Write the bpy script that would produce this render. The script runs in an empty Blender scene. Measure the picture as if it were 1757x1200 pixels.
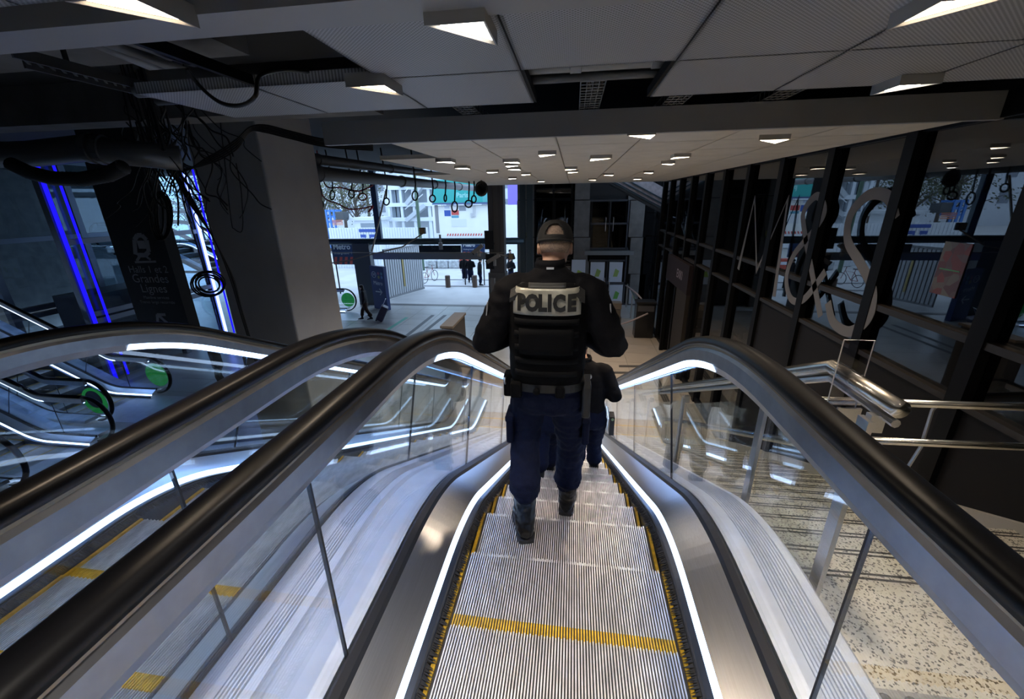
import bpy, bmesh, math, random
from mathutils import Vector, Matrix, noise
R = math.radians
random.seed(7)
scene = bpy.context.scene
col = scene.collection

# ------------------------------------------------------------------ camera
YAW, PIT, ROL, FPX = R(8.37), R(19.8), R(-1.02), 710.0
CAM = Vector((0, 0, 1.71))
_f = Vector((-math.sin(YAW)*math.cos(PIT), math.cos(YAW)*math.cos(PIT), -math.sin(PIT)))
_r0 = Vector((math.cos(YAW), math.sin(YAW), 0)); _u0 = _r0.cross(_f)
_r = _r0*math.cos(ROL) + _u0*math.sin(ROL); _u = -_r0*math.sin(ROL) + _u0*math.cos(ROL)
cd = bpy.data.cameras.new('camera'); cam = bpy.data.objects.new('camera', cd); col.objects.link(cam)
cd.sensor_width = 36.0; cd.lens = FPX/1757*36.0; cd.clip_start = .02; cd.clip_end = 400
M = Matrix((_r, _u, -_f)).transposed().to_4x4(); M.translation = CAM
cam.matrix_world = M
scene.camera = cam
def ray(u, v): return (_r*(u-878.5) - _u*(v-600) + _f*FPX).normalized()
def pz(u, v, z): d = ray(u, v); return CAM + d*((z-CAM.z)/d.z)
def px(u, v, x): d = ray(u, v); return CAM + d*((x-CAM.x)/d.x)
def py(u, v, y): d = ray(u, v); return CAM + d*((y-CAM.y)/d.y)

# ------------------------------------------------------------------ world and exposure
w = bpy.data.worlds.new('overcast_sky'); scene.world = w; w.use_nodes = True
nt = w.node_tree; bg = nt.nodes['Background']
tc = nt.nodes.new('ShaderNodeTexCoord'); nz = nt.nodes.new('ShaderNodeTexNoise'); nz.inputs['Scale'].default_value = 2.0; nz.inputs['Detail'].default_value = 4
cr = nt.nodes.new('ShaderNodeValToRGB'); cr.color_ramp.elements[0].color = (.42, .62, 1, 1); cr.color_ramp.elements[1].color = (.60, .80, 1, 1)
nt.links.new(tc.outputs['Generated'], nz.inputs['Vector']); nt.links.new(nz.outputs['Fac'], cr.inputs['Fac']); nt.links.new(cr.outputs['Color'], bg.inputs['Color'])
bg.inputs['Strength'].default_value = 3.2
vs = scene.view_settings
vs.view_transform = 'Standard'; vs.look = 'None'; vs.exposure = 0.0; vs.gamma = 1.0; vs.use_curve_mapping = False

# ------------------------------------------------------------------ materials
MATS = {}
def P(name, color, rough=.5, metal=0.0, spec=.5, noise_amt=0.0, noise_scale=20.0, bump=0.0, bump_scale=60.0, aniso=None, color2=None, emit=None, estr=0.0):
    if name in MATS: return MATS[name]
    m = bpy.data.materials.new(name); m.use_nodes = True; t = m.node_tree
    b = t.nodes['Principled BSDF']
    b.inputs['Base Color'].default_value = (*color, 1); b.inputs['Roughness'].default_value = rough
    b.inputs['Metallic'].default_value = metal; b.inputs['Specular IOR Level'].default_value = spec
    if emit: b.inputs['Emission Color'].default_value = (*emit, 1); b.inputs['Emission Strength'].default_value = estr
    if noise_amt or color2 or bump:
        c = t.nodes.new('ShaderNodeTexCoord'); mp = t.nodes.new('ShaderNodeMapping'); t.links.new(c.outputs['Object'], mp.inputs['Vector'])
        if aniso: mp.inputs['Scale'].default_value = aniso
    if noise_amt or color2:
        n = t.nodes.new('ShaderNodeTexNoise'); n.inputs['Scale'].default_value = noise_scale; n.inputs['Detail'].default_value = 5
        t.links.new(mp.outputs['Vector'], n.inputs['Vector'])
        r_ = t.nodes.new('ShaderNodeValToRGB'); c2 = color2 or tuple(x*(1-noise_amt) for x in color)
        r_.color_ramp.elements[0].position = .35; r_.color_ramp.elements[1].position = .65
        r_.color_ramp.elements[0].color = (*c2, 1); r_.color_ramp.elements[1].color = (*color, 1)
        t.links.new(n.outputs['Fac'], r_.inputs['Fac']); t.links.new(r_.outputs['Color'], b.inputs['Base Color'])
    if bump:
        n2 = t.nodes.new('ShaderNodeTexNoise'); n2.inputs['Scale'].default_value = bump_scale; n2.inputs['Detail'].default_value = 3
        t.links.new(mp.outputs['Vector'], n2.inputs['Vector'])
        bp = t.nodes.new('ShaderNodeBump'); bp.inputs['Strength'].default_value = bump; bp.inputs['Distance'].default_value = .01
        t.links.new(n2.outputs['Fac'], bp.inputs['Height']); t.links.new(bp.outputs['Normal'], b.inputs['Normal'])
    MATS[name] = m; return m
def EM(name, color, s):
    if name in MATS: return MATS[name]
    m = bpy.data.materials.new(name); m.use_nodes = True; t = m.node_tree; t.nodes.clear()
    e = t.nodes.new('ShaderNodeEmission'); e.inputs[0].default_value = (*color, 1); e.inputs[1].default_value = s
    o = t.nodes.new('ShaderNodeOutputMaterial'); t.links.new(e.outputs[0], o.inputs[0]); MATS[name] = m; return m
def GL(name, tint=(.93, .96, .97), ior=1.5, rough=0.0, refl=(1, 1, 1)):
    if name in MATS: return MATS[name]
    m = bpy.data.materials.new(name); m.use_nodes = True; t = m.node_tree; t.nodes.clear()
    tr = t.nodes.new('ShaderNodeBsdfTransparent'); tr.inputs[0].default_value = (*tint, 1)
    g = t.nodes.new('ShaderNodeBsdfGlossy'); g.inputs['Color'].default_value = (*refl, 1); g.inputs['Roughness'].default_value = rough
    f = t.nodes.new('ShaderNodeFresnel'); gm = t.nodes.new('ShaderNodeNewGeometry'); mr = t.nodes.new('ShaderNodeMapRange'); mr.inputs['To Min'].default_value = ior; mr.inputs['To Max'].default_value = 1/ior
    t.links.new(gm.outputs['Backfacing'], mr.inputs['Value']); t.links.new(mr.outputs['Result'], f.inputs['IOR'])
    mx = t.nodes.new('ShaderNodeMixShader'); o = t.nodes.new('ShaderNodeOutputMaterial')
    t.links.new(f.outputs[0], mx.inputs[0]); t.links.new(tr.outputs[0], mx.inputs[1]); t.links.new(g.outputs[0], mx.inputs[2]); t.links.new(mx.outputs[0], o.inputs[0])
    MATS[name] = m; return m
def dots(name, base, hole, scale, rad, rough=.5):
    m = bpy.data.materials.new(name); m.use_nodes = True; t = m.node_tree; b = t.nodes['Principled BSDF']; b.inputs['Roughness'].default_value = rough
    c = t.nodes.new('ShaderNodeTexCoord'); v = t.nodes.new('ShaderNodeTexVoronoi'); v.voronoi_dimensions = '2D'; v.inputs['Scale'].default_value = scale; v.inputs['Randomness'].default_value = 0
    mp = t.nodes.new('ShaderNodeMapping'); mp.inputs['Rotation'].default_value = (0, 0, R(45)); t.links.new(c.outputs['Object'], mp.inputs['Vector']); t.links.new(mp.outputs['Vector'], v.inputs['Vector'])
    r_ = t.nodes.new('ShaderNodeValToRGB'); r_.color_ramp.elements[0].position = rad; r_.color_ramp.elements[1].position = rad+.06
    r_.color_ramp.elements[0].color = (*hole, 1); r_.color_ramp.elements[1].color = (*base, 1)
    t.links.new(v.outputs['Distance'], r_.inputs['Fac']); t.links.new(r_.outputs['Color'], b.inputs['Base Color']); MATS[name] = m; return m
def granite(name, c0, c1, c2, scale=90):
    m = bpy.data.materials.new(name); m.use_nodes = True; t = m.node_tree; b = t.nodes['Principled BSDF']; b.inputs['Roughness'].default_value = .45
    c = t.nodes.new('ShaderNodeTexCoord'); v = t.nodes.new('ShaderNodeTexVoronoi'); v.inputs['Scale'].default_value = scale
    t.links.new(c.outputs['Object'], v.inputs['Vector'])
    r_ = t.nodes.new('ShaderNodeValToRGB'); e = r_.color_ramp.elements
    e[0].position = .13; e[0].color = (*c2, 1); e[1].position = .30; e[1].color = (*c0, 1); x = e.new(.18); x.color = (*c1, 1)
    sep = t.nodes.new('ShaderNodeSeparateColor'); t.links.new(v.outputs['Color'], sep.inputs[0]); t.links.new(sep.outputs[0], r_.inputs['Fac'])
    n = t.nodes.new('ShaderNodeTexNoise'); n.inputs['Scale'].default_value = 3; t.links.new(c.outputs['Object'], n.inputs['Vector'])
    mx = t.nodes.new('ShaderNodeMixRGB'); mx.blend_type = 'MULTIPLY'; mx.inputs[0].default_value = .5
    t.links.new(r_.outputs['Color'], mx.inputs[1]); t.links.new(n.outputs['Fac'], mx.inputs[2]); t.links.new(mx.outputs[0], b.inputs['Base Color']); MATS[name] = m; return m

STEEL = P('brushed_steel', (.62, .63, .65), .30, 1.0, noise_amt=.10, noise_scale=300, aniso=(1, .02, 1))
STEEL2 = P('satin_steel_deck', (.60, .63, .68), .48, .5, noise_amt=.10, noise_scale=8)
CHAN = P('balustrade_channel_steel', (.36, .37, .40), .36, 1.0, noise_amt=.15, noise_scale=12)
TUBE = P('polished_tube', (.66, .63, .56), .22, 1.0)
RUBBER = P('black_rubber', (.005, .005, .006), .36, spec=.22)
RUB2 = P('black_trim', (.02, .02, .022), .45)
BRIST = P('brush_bristle', (.018, .018, .02), .7)
LED = EM('led_white', (.52, .70, 1.0), 5.0)
LEDR = EM('led_handrail', (.52, .70, 1.0), 5.0)
LEDU = EM('led_underside', (.22, .44, 1.0), 40.0)
CLEAT = P('step_aluminium', (.78, .77, .75), .42, .55, noise_amt=.30, noise_scale=9, aniso=(2, 1, 1))
GROOVE = P('step_groove_coat', (.05, .05, .05), .6, .3)
YEL = P('yellow_paint', (.82, .50, .03), .5, noise_amt=.35, noise_scale=30)
GLASS = GL('clear_glass')
DGLASS = GL('shop_glass', (.42, .47, .50), 1.75)
FGLASS = GL('facade_glass', (.75, .84, .9), 1.5)
BLACK = P('black_paint', (.010, .010, .011), .5)
DARKF = P('dark_frame', (.004, .0042, .005), .5, spec=.12)
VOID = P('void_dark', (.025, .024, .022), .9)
PANEL = dots('perforated_panel', (.40, .40, .41), (.16, .16, .16), 85, .30)
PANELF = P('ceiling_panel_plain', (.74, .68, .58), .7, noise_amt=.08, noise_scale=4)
FASC = P('fascia_metal', (.34, .33, .32), .5, .2)
CONC = P('concrete', (.20, .19, .18), .85, noise_amt=.25, noise_scale=3, bump=.15, bump_scale=40)
COLM = P('plaster_column', (.36, .35, .35), .8, noise_amt=.08, noise_scale=2, bump=.1, bump_scale=200)
GRAN = granite('beige_granite', (.62, .57, .47), (.42, .37, .29), (.10, .09, .08), 130)
TILE = P('hall_tile', (.40, .40, .39), .28, noise_amt=.12, noise_scale=1.5)
TILEW = P('hall_tile_warm_lit', (.42, .36, .30), .35, noise_amt=.12, noise_scale=1.5)  # same hall tile with the warm lamplight tinted into its colour
GROUT = P('tile_bed', (.20, .20, .20), .8)
WALLP = P('charcoal_panel', (.009, .0085, .0095), .6, spec=.15)
PIPE = P('grey_pipe', (.10, .10, .10), .45, .2)
CABLE = P('black_cable', (.008, .008, .008), .5)
WHITE = P('white_paint', (.78, .80, .82), .6)
LAMPW = EM('lamp_warm', (1.0, .80, .58), 20.0)
LAMPC = EM('lamp_cool', (1.0, .92, .82), 20.0)
NEON = EM('neon_blue', (.012, .008, 1.0), 1.3)
NEONW = EM('neon_white_blue', (.16, .24, 1.0), 7.0)
NAVY = P('navy_cloth', (.007, .011, .034), .85, spec=.15, noise_amt=.25, noise_scale=60, bump=.25, bump_scale=220)
BLKC = P('black_cloth', (.005, .005, .007), .8, spec=.14, bump=.25, bump_scale=260)
VESTM = P('vest_nylon', (.004, .004, .005), .8, spec=.12, bump=.4, bump_scale=300)
LEATH = P('boot_leather', (.006, .007, .009), .30, spec=.4, bump=.25, bump_scale=40)
SKIN = P('skin', (.55, .33, .24), .5, noise_amt=.1, noise_scale=30)
STUB = P('shaved_hair', (.34, .24, .18), .8, noise_amt=.4, noise_scale=150)

# ------------------------------------------------------------------ mesh helpers
class MB:
    def __init__(s): s.v = []; s.f = []; s.m = []
    def add(s, vs, fs, mi=0):
        o = len(s.v); s.v += [tuple(p) for p in vs]; s.f += [tuple(i+o for i in f) for f in fs]; s.m += [mi]*len(fs); return s
    def box(s, x0, x1, y0, y1, z0, z1, mi=0, mat=None):
        vs = [Vector((x, y, z)) for z in (z0, z1) for y in (y0, y1) for x in (x0, x1)]
        if mat: vs = [mat @ p for p in vs]
        return s.add(vs, [(0, 2, 3, 1), (4, 5, 7, 6), (0, 1, 5, 4), (2, 6, 7, 3), (0, 4, 6, 2), (1, 3, 7, 5)], mi)
    def beam(s, a, b, wx, wz, mi=0, up=Vector((0, 0, 1))):
        a, b = Vector(a), Vector(b); d = (b-a).normalized()
        if abs(d.dot(up)) > .98: up = Vector((0, 1, 0))
        x = d.cross(up).normalized(); z = x.cross(d); vs = []
        for p in (a, b):
            for sx, sz in ((-1, -1), (1, -1), (1, 1), (-1, 1)): vs.append(p + x*(sx*wx/2) + z*(sz*wz/2))
        return s.add(vs, [(3, 2, 1, 0), (4, 5, 6, 7), (0, 1, 5, 4), (1, 2, 6, 5), (2, 3, 7, 6), (3, 0, 4, 7)], mi)
    def tube(s, path, r, n=8, mi=0, caps=True, sx=1.0, closed=False):
        path = [Vector(p) for p in path]; N = len(path); rr = r if isinstance(r, (list, tuple)) else [r]*N
        o = len(s.v); prev = None; vs = []
        for i, p in enumerate(path):
            d = (path[(i+1) % N if closed else min(i+1, N-1)] - path[i-1 if closed else max(i-1, 0)])
            d = d.normalized() if d.length > 1e-9 else Vector((0, 0, 1))
            if prev is None:
                up = Vector((0, 0, 1)) if abs(d.z) < .9 else Vector((0, 1, 0)); x = d.cross(up).normalized()
            else: x = (prev - d*prev.dot(d)).normalized()
            prev = x; y = d.cross(x)
            for k in range(n):
                a = 2*math.pi*k/n; vs.append(p + x*(math.cos(a)*rr[i]*sx) + y*(math.sin(a)*rr[i]))
        fs = []
        for i in range(N if closed else N-1):
            j = (i+1) % N
            for k in range(n): fs.append((i*n+k, i*n+(k+1) % n, j*n+(k+1) % n, j*n+k))
        if caps and not closed: fs += [tuple(range(n))[::-1], tuple((N-1)*n+k for k in range(n))]
        return s.add(vs, fs, mi)
    def rings(s, rs, mi=0, caps=True):      # list of equal-length point loops
        n = len(rs[0]); vs = [p for r_ in rs for p in r_]; fs = []
        for i in range(len(rs)-1):
            for k in range(n): fs.append((i*n+k, i*n+(k+1) % n, (i+1)*n+(k+1) % n, (i+1)*n+k))
        if caps: fs += [tuple(range(n))[::-1], tuple((len(rs)-1)*n+k for k in range(n))]
        return s.add(vs, fs, mi)
    def prism(s, poly, fn, d0, d1, mi=0):   # poly 2D, fn(a,b,d)->3D
        n = len(poly); vs = [fn(a, b, d0) for a, b in poly] + [fn(a, b, d1) for a, b in poly]
        return s.add(vs, [tuple(range(n))[::-1], tuple(range(n, 2*n))] + [(i, (i+1) % n, n+(i+1) % n, n+i) for i in range(n)], mi)
    def build(s, name, mat, parent=None, smooth=False, fix=False):
        me = bpy.data.meshes.new(name); me.from_pydata(s.v, [], s.f)
        for mm in (mat if isinstance(mat, (list, tuple)) else [mat]): me.materials.append(mm)
        if isinstance(mat, (list, tuple)): me.polygons.foreach_set('material_index', s.m)
        if fix:
            bm = bmesh.new(); bm.from_mesh(me); bmesh.ops.recalc_face_normals(bm, faces=bm.faces); bm.to_mesh(me); bm.free()
        if smooth: me.polygons.foreach_set('use_smooth', [True]*len(me.polygons))
        me.update(); o = bpy.data.objects.new(name, me); col.objects.link(o); o.parent = parent; return o
def empty(name, loc=(0, 0, 0), rz=0):
    o = bpy.data.objects.new(name, None); o.empty_display_size = .1; o.location = loc; o.rotation_euler = (0, 0, rz); col.objects.link(o); return o
def tag(o, label=None, cat=None, group=None, kind=None):
    for k, v in (('label', label), ('category', cat), ('group', group), ('kind', kind)):
        if v: o[k] = v
    return o
def struct(o, label=None): 
    o['kind'] = 'structure'
    if label: o['label'] = label
    return o
def cp(o, parent=None, loc=None, name=None):
    c = o.copy(); col.objects.link(c); c.parent = parent
    if loc is not None: c.location = loc
    return c
def bev(o, wd=.01, seg=2):
    m = o.modifiers.new('bevel', 'BEVEL'); m.width = wd; m.segments = seg; m.limit_method = 'ANGLE'; return o
def text(name, body, size, mat, parent, fn, bold=0.0, sx=1.0, spacing=1.0, depth=0.0, align='CENTER'):
    c = bpy.data.curves.new(name, 'FONT'); c.body = body; c.size = size; c.offset = bold; c.space_character = spacing; c.extrude = depth; c.align_x = align; c.resolution_u = 3
    t = bpy.data.objects.new(name, c); col.objects.link(t); dg = bpy.context.evaluated_depsgraph_get(); dg.update()
    me = bpy.data.meshes.new_from_object(t.evaluated_get(dg)); bpy.data.objects.remove(t); bpy.data.curves.remove(c)
    for v in me.vertices: v.co = fn(v.co.x*sx, v.co.y, v.co.z)
    me.materials.clear(); me.materials.append(mat); o = bpy.data.objects.new(name, me); col.objects.link(o); o.parent = parent; return o

FZ, CZ, WX = -3.1, 2.25, 3.15         # lower floor, ceiling, right wall
# ------------------------------------------------------------------ escalator path (nosing line)
INC = R(27.4); Y0, RT, RB = 1.467, 1.5, 1.6; YS, YE = -1.0, 9.2
def _path():
    pts = []                            # (s, y, z, a)
    ya = Y0 + RT*math.sin(INC); za = -RT*(1-math.cos(INC))
    drop_b = RB*(1-math.cos(INC)); zb = FZ + drop_b; yb = ya + (za-zb)/math.tan(INC); yc = yb + RB*math.sin(INC)
    L1 = Y0-YS; L2 = RT*INC; L3 = (yb-ya)/math.cos(INC); L4 = RB*INC; L5 = YE-yc
    return ya, za, yb, zb, yc, [L1, L1+L2, L1+L2+L3, L1+L2+L3+L4, L1+L2+L3+L4+L5]
YA, ZA, YB, ZB, YC, LS = _path()
def at(s):
    if s <= LS[0]: return YS+s, 0.0, 0.0
    if s <= LS[1]:
        a = (s-LS[0])/RT; return Y0+RT*math.sin(a), -RT*(1-math.cos(a)), a
    if s <= LS[2]:
        t = s-LS[1]; return YA+t*math.cos(INC), ZA-t*math.sin(INC), INC
    if s <= LS[3]:
        a = INC-(s-LS[2])/RB; return YC-RB*math.sin(a), FZ+RB*(1-math.cos(a)), a
    return YC+(s-LS[3]), FZ, 0.0
def zprof(y):
    if y <= Y0: return 0.0
    if y <= YA: return -RT*(1-math.cos(math.asin((y-Y0)/RT)))
    if y <= YB: return ZA-(y-YA)*math.tan(INC)
    if y <= YC: return FZ+RB*(1-math.cos(math.asin((YC-y)/RB)))
    return FZ
def ss(s0, s1):
    out = [s0]; 
    for a, b, st in ((0, LS[0], 1.3), (LS[0], LS[1], .06), (LS[1], LS[2], 1.5), (LS[2], LS[3], .08), (LS[3], LS[4], 1.3)):
        n = max(1, round((b-a)/st))
        out += [a+(b-a)*k/n for k in range(n+1) if s0+.004 < a+(b-a)*k/n < s1-.004]
    out.append(s1); res = [out[0]]
    for v in sorted(out[1:]):
        if v-res[-1] > 1e-4: res.append(v)
    return res
def pt(x, h, s): y, z, a = at(s); return Vector((x, y+h*math.sin(a), z+h*math.cos(a)))
def sweep(mb, sec, s0=0.0, s1=None, closed=True, mi=0):
    s1 = LS[4] if s1 is None else s1; S = ss(s0, s1); n = len(sec); vs = [pt(x, h, s) for s in S for x, h in sec]; fs = []
    for i in range(len(S)-1):
        for k in range(n if closed else n-1): fs.append((i*n+k, (i+1)*n+k, (i+1)*n+(k+1) % n, i*n+(k+1) % n))
    if closed: fs += [tuple(range(n)), tuple((len(S)-1)*n+k for k in range(n))[::-1]]
    return mb.add(vs, fs, mi)
def side(sec, sg): return [(x*sg, h) for x, h in sec]

# shared step meshes (tread front edge at y=0, top at z=0)
def step_meshes(nc=80):
    b = MB(); b.box(-.497, .497, -.40, -.006, -.05, -.011)
    prof = [(-.004, -.012), (-.002, -.06), (-.012, -.12), (-.035, -.17), (-.07, -.22), (-.09, -.22), (-.05, -.15), (-.03, -.10), (-.022, -.05)]
    b.prism(prof, lambda a, z, d: (d, a, z), -.497, .497)
    c = MB(); yl = MB(); p = .94/nc
    for k in range(nc):
        x = -.47+p*(k+.5)
        c.box(x-p*.23, x+p*.23, -.345, .003 if k % 2 else -.002, -.012, 0)
        yl.box(x-p*.25, x+p*.25, -.400, -.345, -.012, .0012)
    for sg in (-1, 1):
        x0, x1 = sorted((sg*.481, sg*.497)); yl.box(x0, x1, -.40, 0, -.012, .002)
    return b, c, yl
_b, _c, _y = step_meshes()
JOINTS_Y = [-.1, .92, 2.50, 4.0, 5.5, 7.0, 8.35]
def s_at_y(y):
    lo, hi = 0.0, LS[4]
    for _ in range(40):
        m = (lo+hi)/2
        if at(m)[0] < y: lo = m
        else: hi = m
    return lo
first = {}
def escalator(cx, label, nstep=(-5, 20), deck_l=(.76, 1.04), deck_r=(.76, 1.04), full=True, group=None, loc=None, rz=0, glow=False):
    e = empty('escalator', (cx, 0, 0) if loc is None else loc, rz); tag(e, label, 'escalator', group)
    for i in range(*nstep):
        y = 1.22+.4*i
        if y > YE-.2: break
        z = zprof(y)
        if 'step' not in first:
            s = _b.build('step', GROOVE); c = _c.build('tread_cleats', CLEAT, s); d = _y.build('demarcation_line', YEL, s)
            first.update(step=s, c=c, d=d); s.parent = e; s.location = (0, y, z)
        else:
            s = cp(first['step'], e, (0, y, z)); cp(first['c'], s); cp(first['d'], s)
    for sg in (-1, 1):
        sweep(MB(), side([(.504, -.32), (.504, .052), (.540, .062), (.545, .054), (.512, .036), (.512, -.32)], sg)).build('skirt_panel', P('skirt_dark_steel', (.10, .115, .15), .30, .9), e, fix=True)
        sweep(MB(), side([(.540, .062), (.557, .095), (.564, .088), (.547, .055)], sg)).build('skirt_light_strip', LED, e, fix=True)
        sweep(MB(), side([(.557, .095), (.60, .118), (.700, .168), (.704, .158), (.606, .106), (.564, .084)], sg)).build('inner_deck', STEEL, e, fix=True)
        sweep(MB(), side([(.700, .168), (.712, .186), (.736, .200), (.744, .200), (.744, .150), (.704, .150)], sg)).build('rubber_trim', RUB2, e, fix=True)
        d0, d1 = deck_r if sg > 0 else deck_l
        dk = sweep(MB(), side([(d0, .19), (d0+.05, .196), (d1-.02, .190), (d1, .17), (d1, .12), (d0, .12)], sg)).build('outer_deck', STEEL2, e, fix=True)
        if full and sg > 0:
            rb = MB(); n = int((d1-d0-.13)/.014)
            for k in range(n):
                x = d0+.085+.014*k; sweep(rb, side([(x, .192), (x+.003, .2), (x+.006, .192)], sg), closed=False)
            rb.build('deck_ribs', STEEL2, dk)
        if full:
            br = MB(); s = .35
            while s < LS[4]-.3:
                j = random.uniform(-.006, .006); j2 = random.uniform(-.01, .01)
                br.add([pt(sg*.512, .052, s), pt(sg*.512, .052, s+.009), pt(sg*(.470+j), .020, s+.007+j2), pt(sg*.514, .040, s+.002)], [(0, 1, 2), (0, 2, 3)]); s += .0065
            sweep(br, side([(.512, .040), (.506, .060), (.514, .062)], sg))
            tag(br.build('skirt_brush', BRIST, e), kind='stuff')
            cl = sweep(MB(), side([(max(d1, .8)-.02, .17), (max(d1, .8)-.02, -.75), (max(d1, .8)-.05, -.75), (max(d1, .8)-.05, .17)], sg))
            cl.build('side_cladding', P('cladding_grey', (.16, .16, .17), .5, .3), e, fix=True)
        # glass panels
        sj = [0.0]+[s_at_y(y) for y in JOINTS_Y]+[LS[4]]
        for a, b in zip(sj[:-1], sj[1:]):
            sweep(MB(), side([(.744, .16), (.744, .972), (.756, .972), (.756, .16)], sg), a+.004, b-.004).build('glass_panel', GLASS, e, fix=True)
        for a in sj[1:-1]: sweep(MB(), side([(.7435, .18), (.7435, .945), (.7565, .945), (.7565, .18)], sg), a-.0035, a+.0035).build('joint_seal', RUB2, e, fix=True)
        for end, yy, zz in ((-1, YS, 0.0), (1, YE, FZ)):
            n = 12; poly = [(0, .16)] + [(end*.42*math.sin(math.pi*k/n), .56-.41*math.cos(math.pi*k/n)) for k in range(n+1)]
            MB().prism(poly[1:], lambda a, h, d: (sg*d, yy+a, zz+h), .744, .756).build('glass_panel', GLASS, e, fix=True)
        # channel + LED + handrail
        sweep(MB(), side([(.712, .985), (.712, 1.045), (.722, 1.062), (.778, 1.062), (.788, 1.045), (.788, .975), (.768, .948), (.764, .948), (.764, .972), (.737, .972), (.737, .946), (.733, .946)], sg)).build('handrail_channel', CHAN, e, fix=True)
        sweep(MB(), side([(.709, .988), (.706, .981), (.728, .950), (.733, .952)], sg), LS[0]+.35, LS[3]).build('handrail_light_strip', LEDR, e, fix=True)
        sweep(MB(), side([(.738, .971), (.738, .964), (.763, .964), (.763, .971)], sg)).build('underside_light_strip', LEDU, e, fix=True)
        sweep(MB(), side([(.718, 1.062), (.718, 1.078), (.782, 1.078), (.782, 1.062)], sg)).build('handrail_guide', P('guide_bronze', (.30, .24, .17), .35, 1.0), e, fix=True)
        sec = [(.750+.043*c_, 1.098+.026*s_) for c_, s_ in ((1, -.75), (1.02, 0), (.93, .6), (.6, .95), (0, 1.05), (-.6, .95), (-.93, .6), (-1.02, 0), (-1, -.75), (-.6, -.75), (.6, -.75))]
        hm = sweep(MB(), side(sec, sg))
        for end, yy, zz in ((-1, YS, 0.0), (1, YE, FZ)):
            n = 14; rs = []
            for k in range(n+1):
                a = math.pi*k/n
                rs.append([(sg*x, yy+end*((h-.585)*math.sin(a)), zz+.585+(h-.585)*math.cos(a)) for x, h in sec])
            hm.rings(rs)
        hm.build('handrail', RUBBER, e, smooth=True, fix=True)
        if glow:
            MB().tube([(sg*.765, YE+.1, FZ+.58), (sg*.772, YE+.1, FZ+.58)], .33, 24).build('newel_glow', EM('newel_green', (.05, .6, .16), .22), e)
            MB().tube([(sg*.773, YE+.1, FZ+.62), (sg*.777, YE+.1, FZ+.62)], .22, 24).build('direction_sticker', BLACK, e)
    # comb plates and landing plates
    for y0, y1, zz in ((YS-1.0, -.7, 0.0), (YE-.45, YE+1.2, FZ)):
        MB().box(-.70, .70, y0, y1, zz-.03, zz+.006).build('landing_plate', STEEL2, e)
    return e
escalator(0, 'escalator with the police officer walking down its steps', deck_l=(.76, .98))
escalator(-1.96, 'empty escalator next to the one the police officer walks down', deck_r=(.76, .98), group=None)

# ------------------------------------------------------------------ structure
tiles = struct(MB().box(-22, 9, 7.6, 19.3, FZ-.3, FZ-.02).box(-22, 9, -6, 7.6, FZ-.3, FZ-.02).build('floor', GROUT), 'tiled floor of the lower hall')
tl = {}
def tile(x, y, w_, d_, mat):
    k = (mat.name, w_, d_)
    if k not in tl:
        o = MB().box(0, w_-.012, 0, d_-.012, -.02, 0).build('floor_tile', mat, tiles); tl[k] = o; o.location = (x, y, FZ)
    else: cp(tl[k], tiles, (x, y, FZ))
for i in range(14):
    for j in range(13):
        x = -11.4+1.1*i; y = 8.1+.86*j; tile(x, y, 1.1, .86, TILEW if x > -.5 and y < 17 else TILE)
MB().box(-22, -11.4, -6, 19.3, -.02, 0).box(-11.4, 4.0, -6, 8.1, -.02, 0).box(4.0, 9, -6, 19.3, -.02, 0).build('floor_paving', TILE, tiles).location.z = FZ
# inlaid lines
def strip(pts, wd, mat, name='floor_line'):
    pts = [Vector(p) for p in pts]; mb = MB()
    for a, b in zip(pts[:-1], pts[1:]): mb.beam((a.x, a.y, FZ+.002), (b.x, b.y, FZ+.002), wd, .006)
    return mb.build(name, mat, tiles)
DARKL = P('dark_inlay', (.06, .055, .05), .6)
for off in (0, 1): strip([pz(683+off*22, 588, FZ), pz(743+off*21, 541, FZ)], .16, P('tactile_grey', (.10, .11, .12), .6))
strip([pz(605, 578, FZ), pz(632, 562, FZ)], .14, MATS['tactile_grey'])
strip([pz(648, 577, FZ), pz(698, 545, FZ)], .16, P('green_tape', (.10, .42, .32), .6))
for k in range(3):
    strip([pz(1062, 627.5+k*1.2, FZ), pz(1111+k*4, 628+k*1.2, FZ), pz(1117+k*4, 641, FZ), pz(1140+k*4, 690, FZ)], .05, DARKL)
    strip([pz(1050, 638.5+k*1.2, FZ), pz(1083+k*4, 639+k*1.2, FZ), pz(1088+k*4, 654, FZ), pz(1105+k*4, 700, FZ)], .05, DARKL)
# upper floor: landing behind the camera and beside the escalator
struct(MB().box(-6, 9, -6, -1.9, -.4, -.002).box(1.04, WX, -1.9, 1.42, -.4, -.002).build('floor_upper', GRAN), 'beige granite landing at the head of the stairs')
# stairs
st = struct(empty('stairs'), 'beige granite stairs beside the escalator')
NS, RUN = 19, .323; RISE = -FZ/NS
MB().box(1.05, WX, 1.42, 1.742, -.2, 0).build('stair_landing_slab', GRAN, st)
GR2 = P('nosing_dark', (.035, .032, .03), .8)  # colour of the two thin dark lines drawn near each tread edge
sb = MB().box(1.10, WX-.06, -RUN, .012, -.06, 0); nb = MB()
for d in (.020, .048): nb.box(1.10, WX-.06, -d-.012, -d, -.001, .0015)
s0 = n0 = None
for k in range(1, NS):
    y, z = 1.742+RUN*k, -RISE*k
    if s0 is None:
        s0 = sb.build('stair_step', GRAN, st); n0 = nb.build('nosing_line', GR2, s0); s0.location = (0, y, z)
    else: c = cp(s0, st, (0, y, z)); cp(n0, c)
nb2 = MB(); 
for d in (.020, .048): nb2.box(1.10, WX-.06, 1.742-d-.012, 1.742-d, -.001, .0015)
nb2.build('nosing_line', GR2, st)
yl = 1.742+RUN*NS; tn = RISE/RUN
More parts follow.
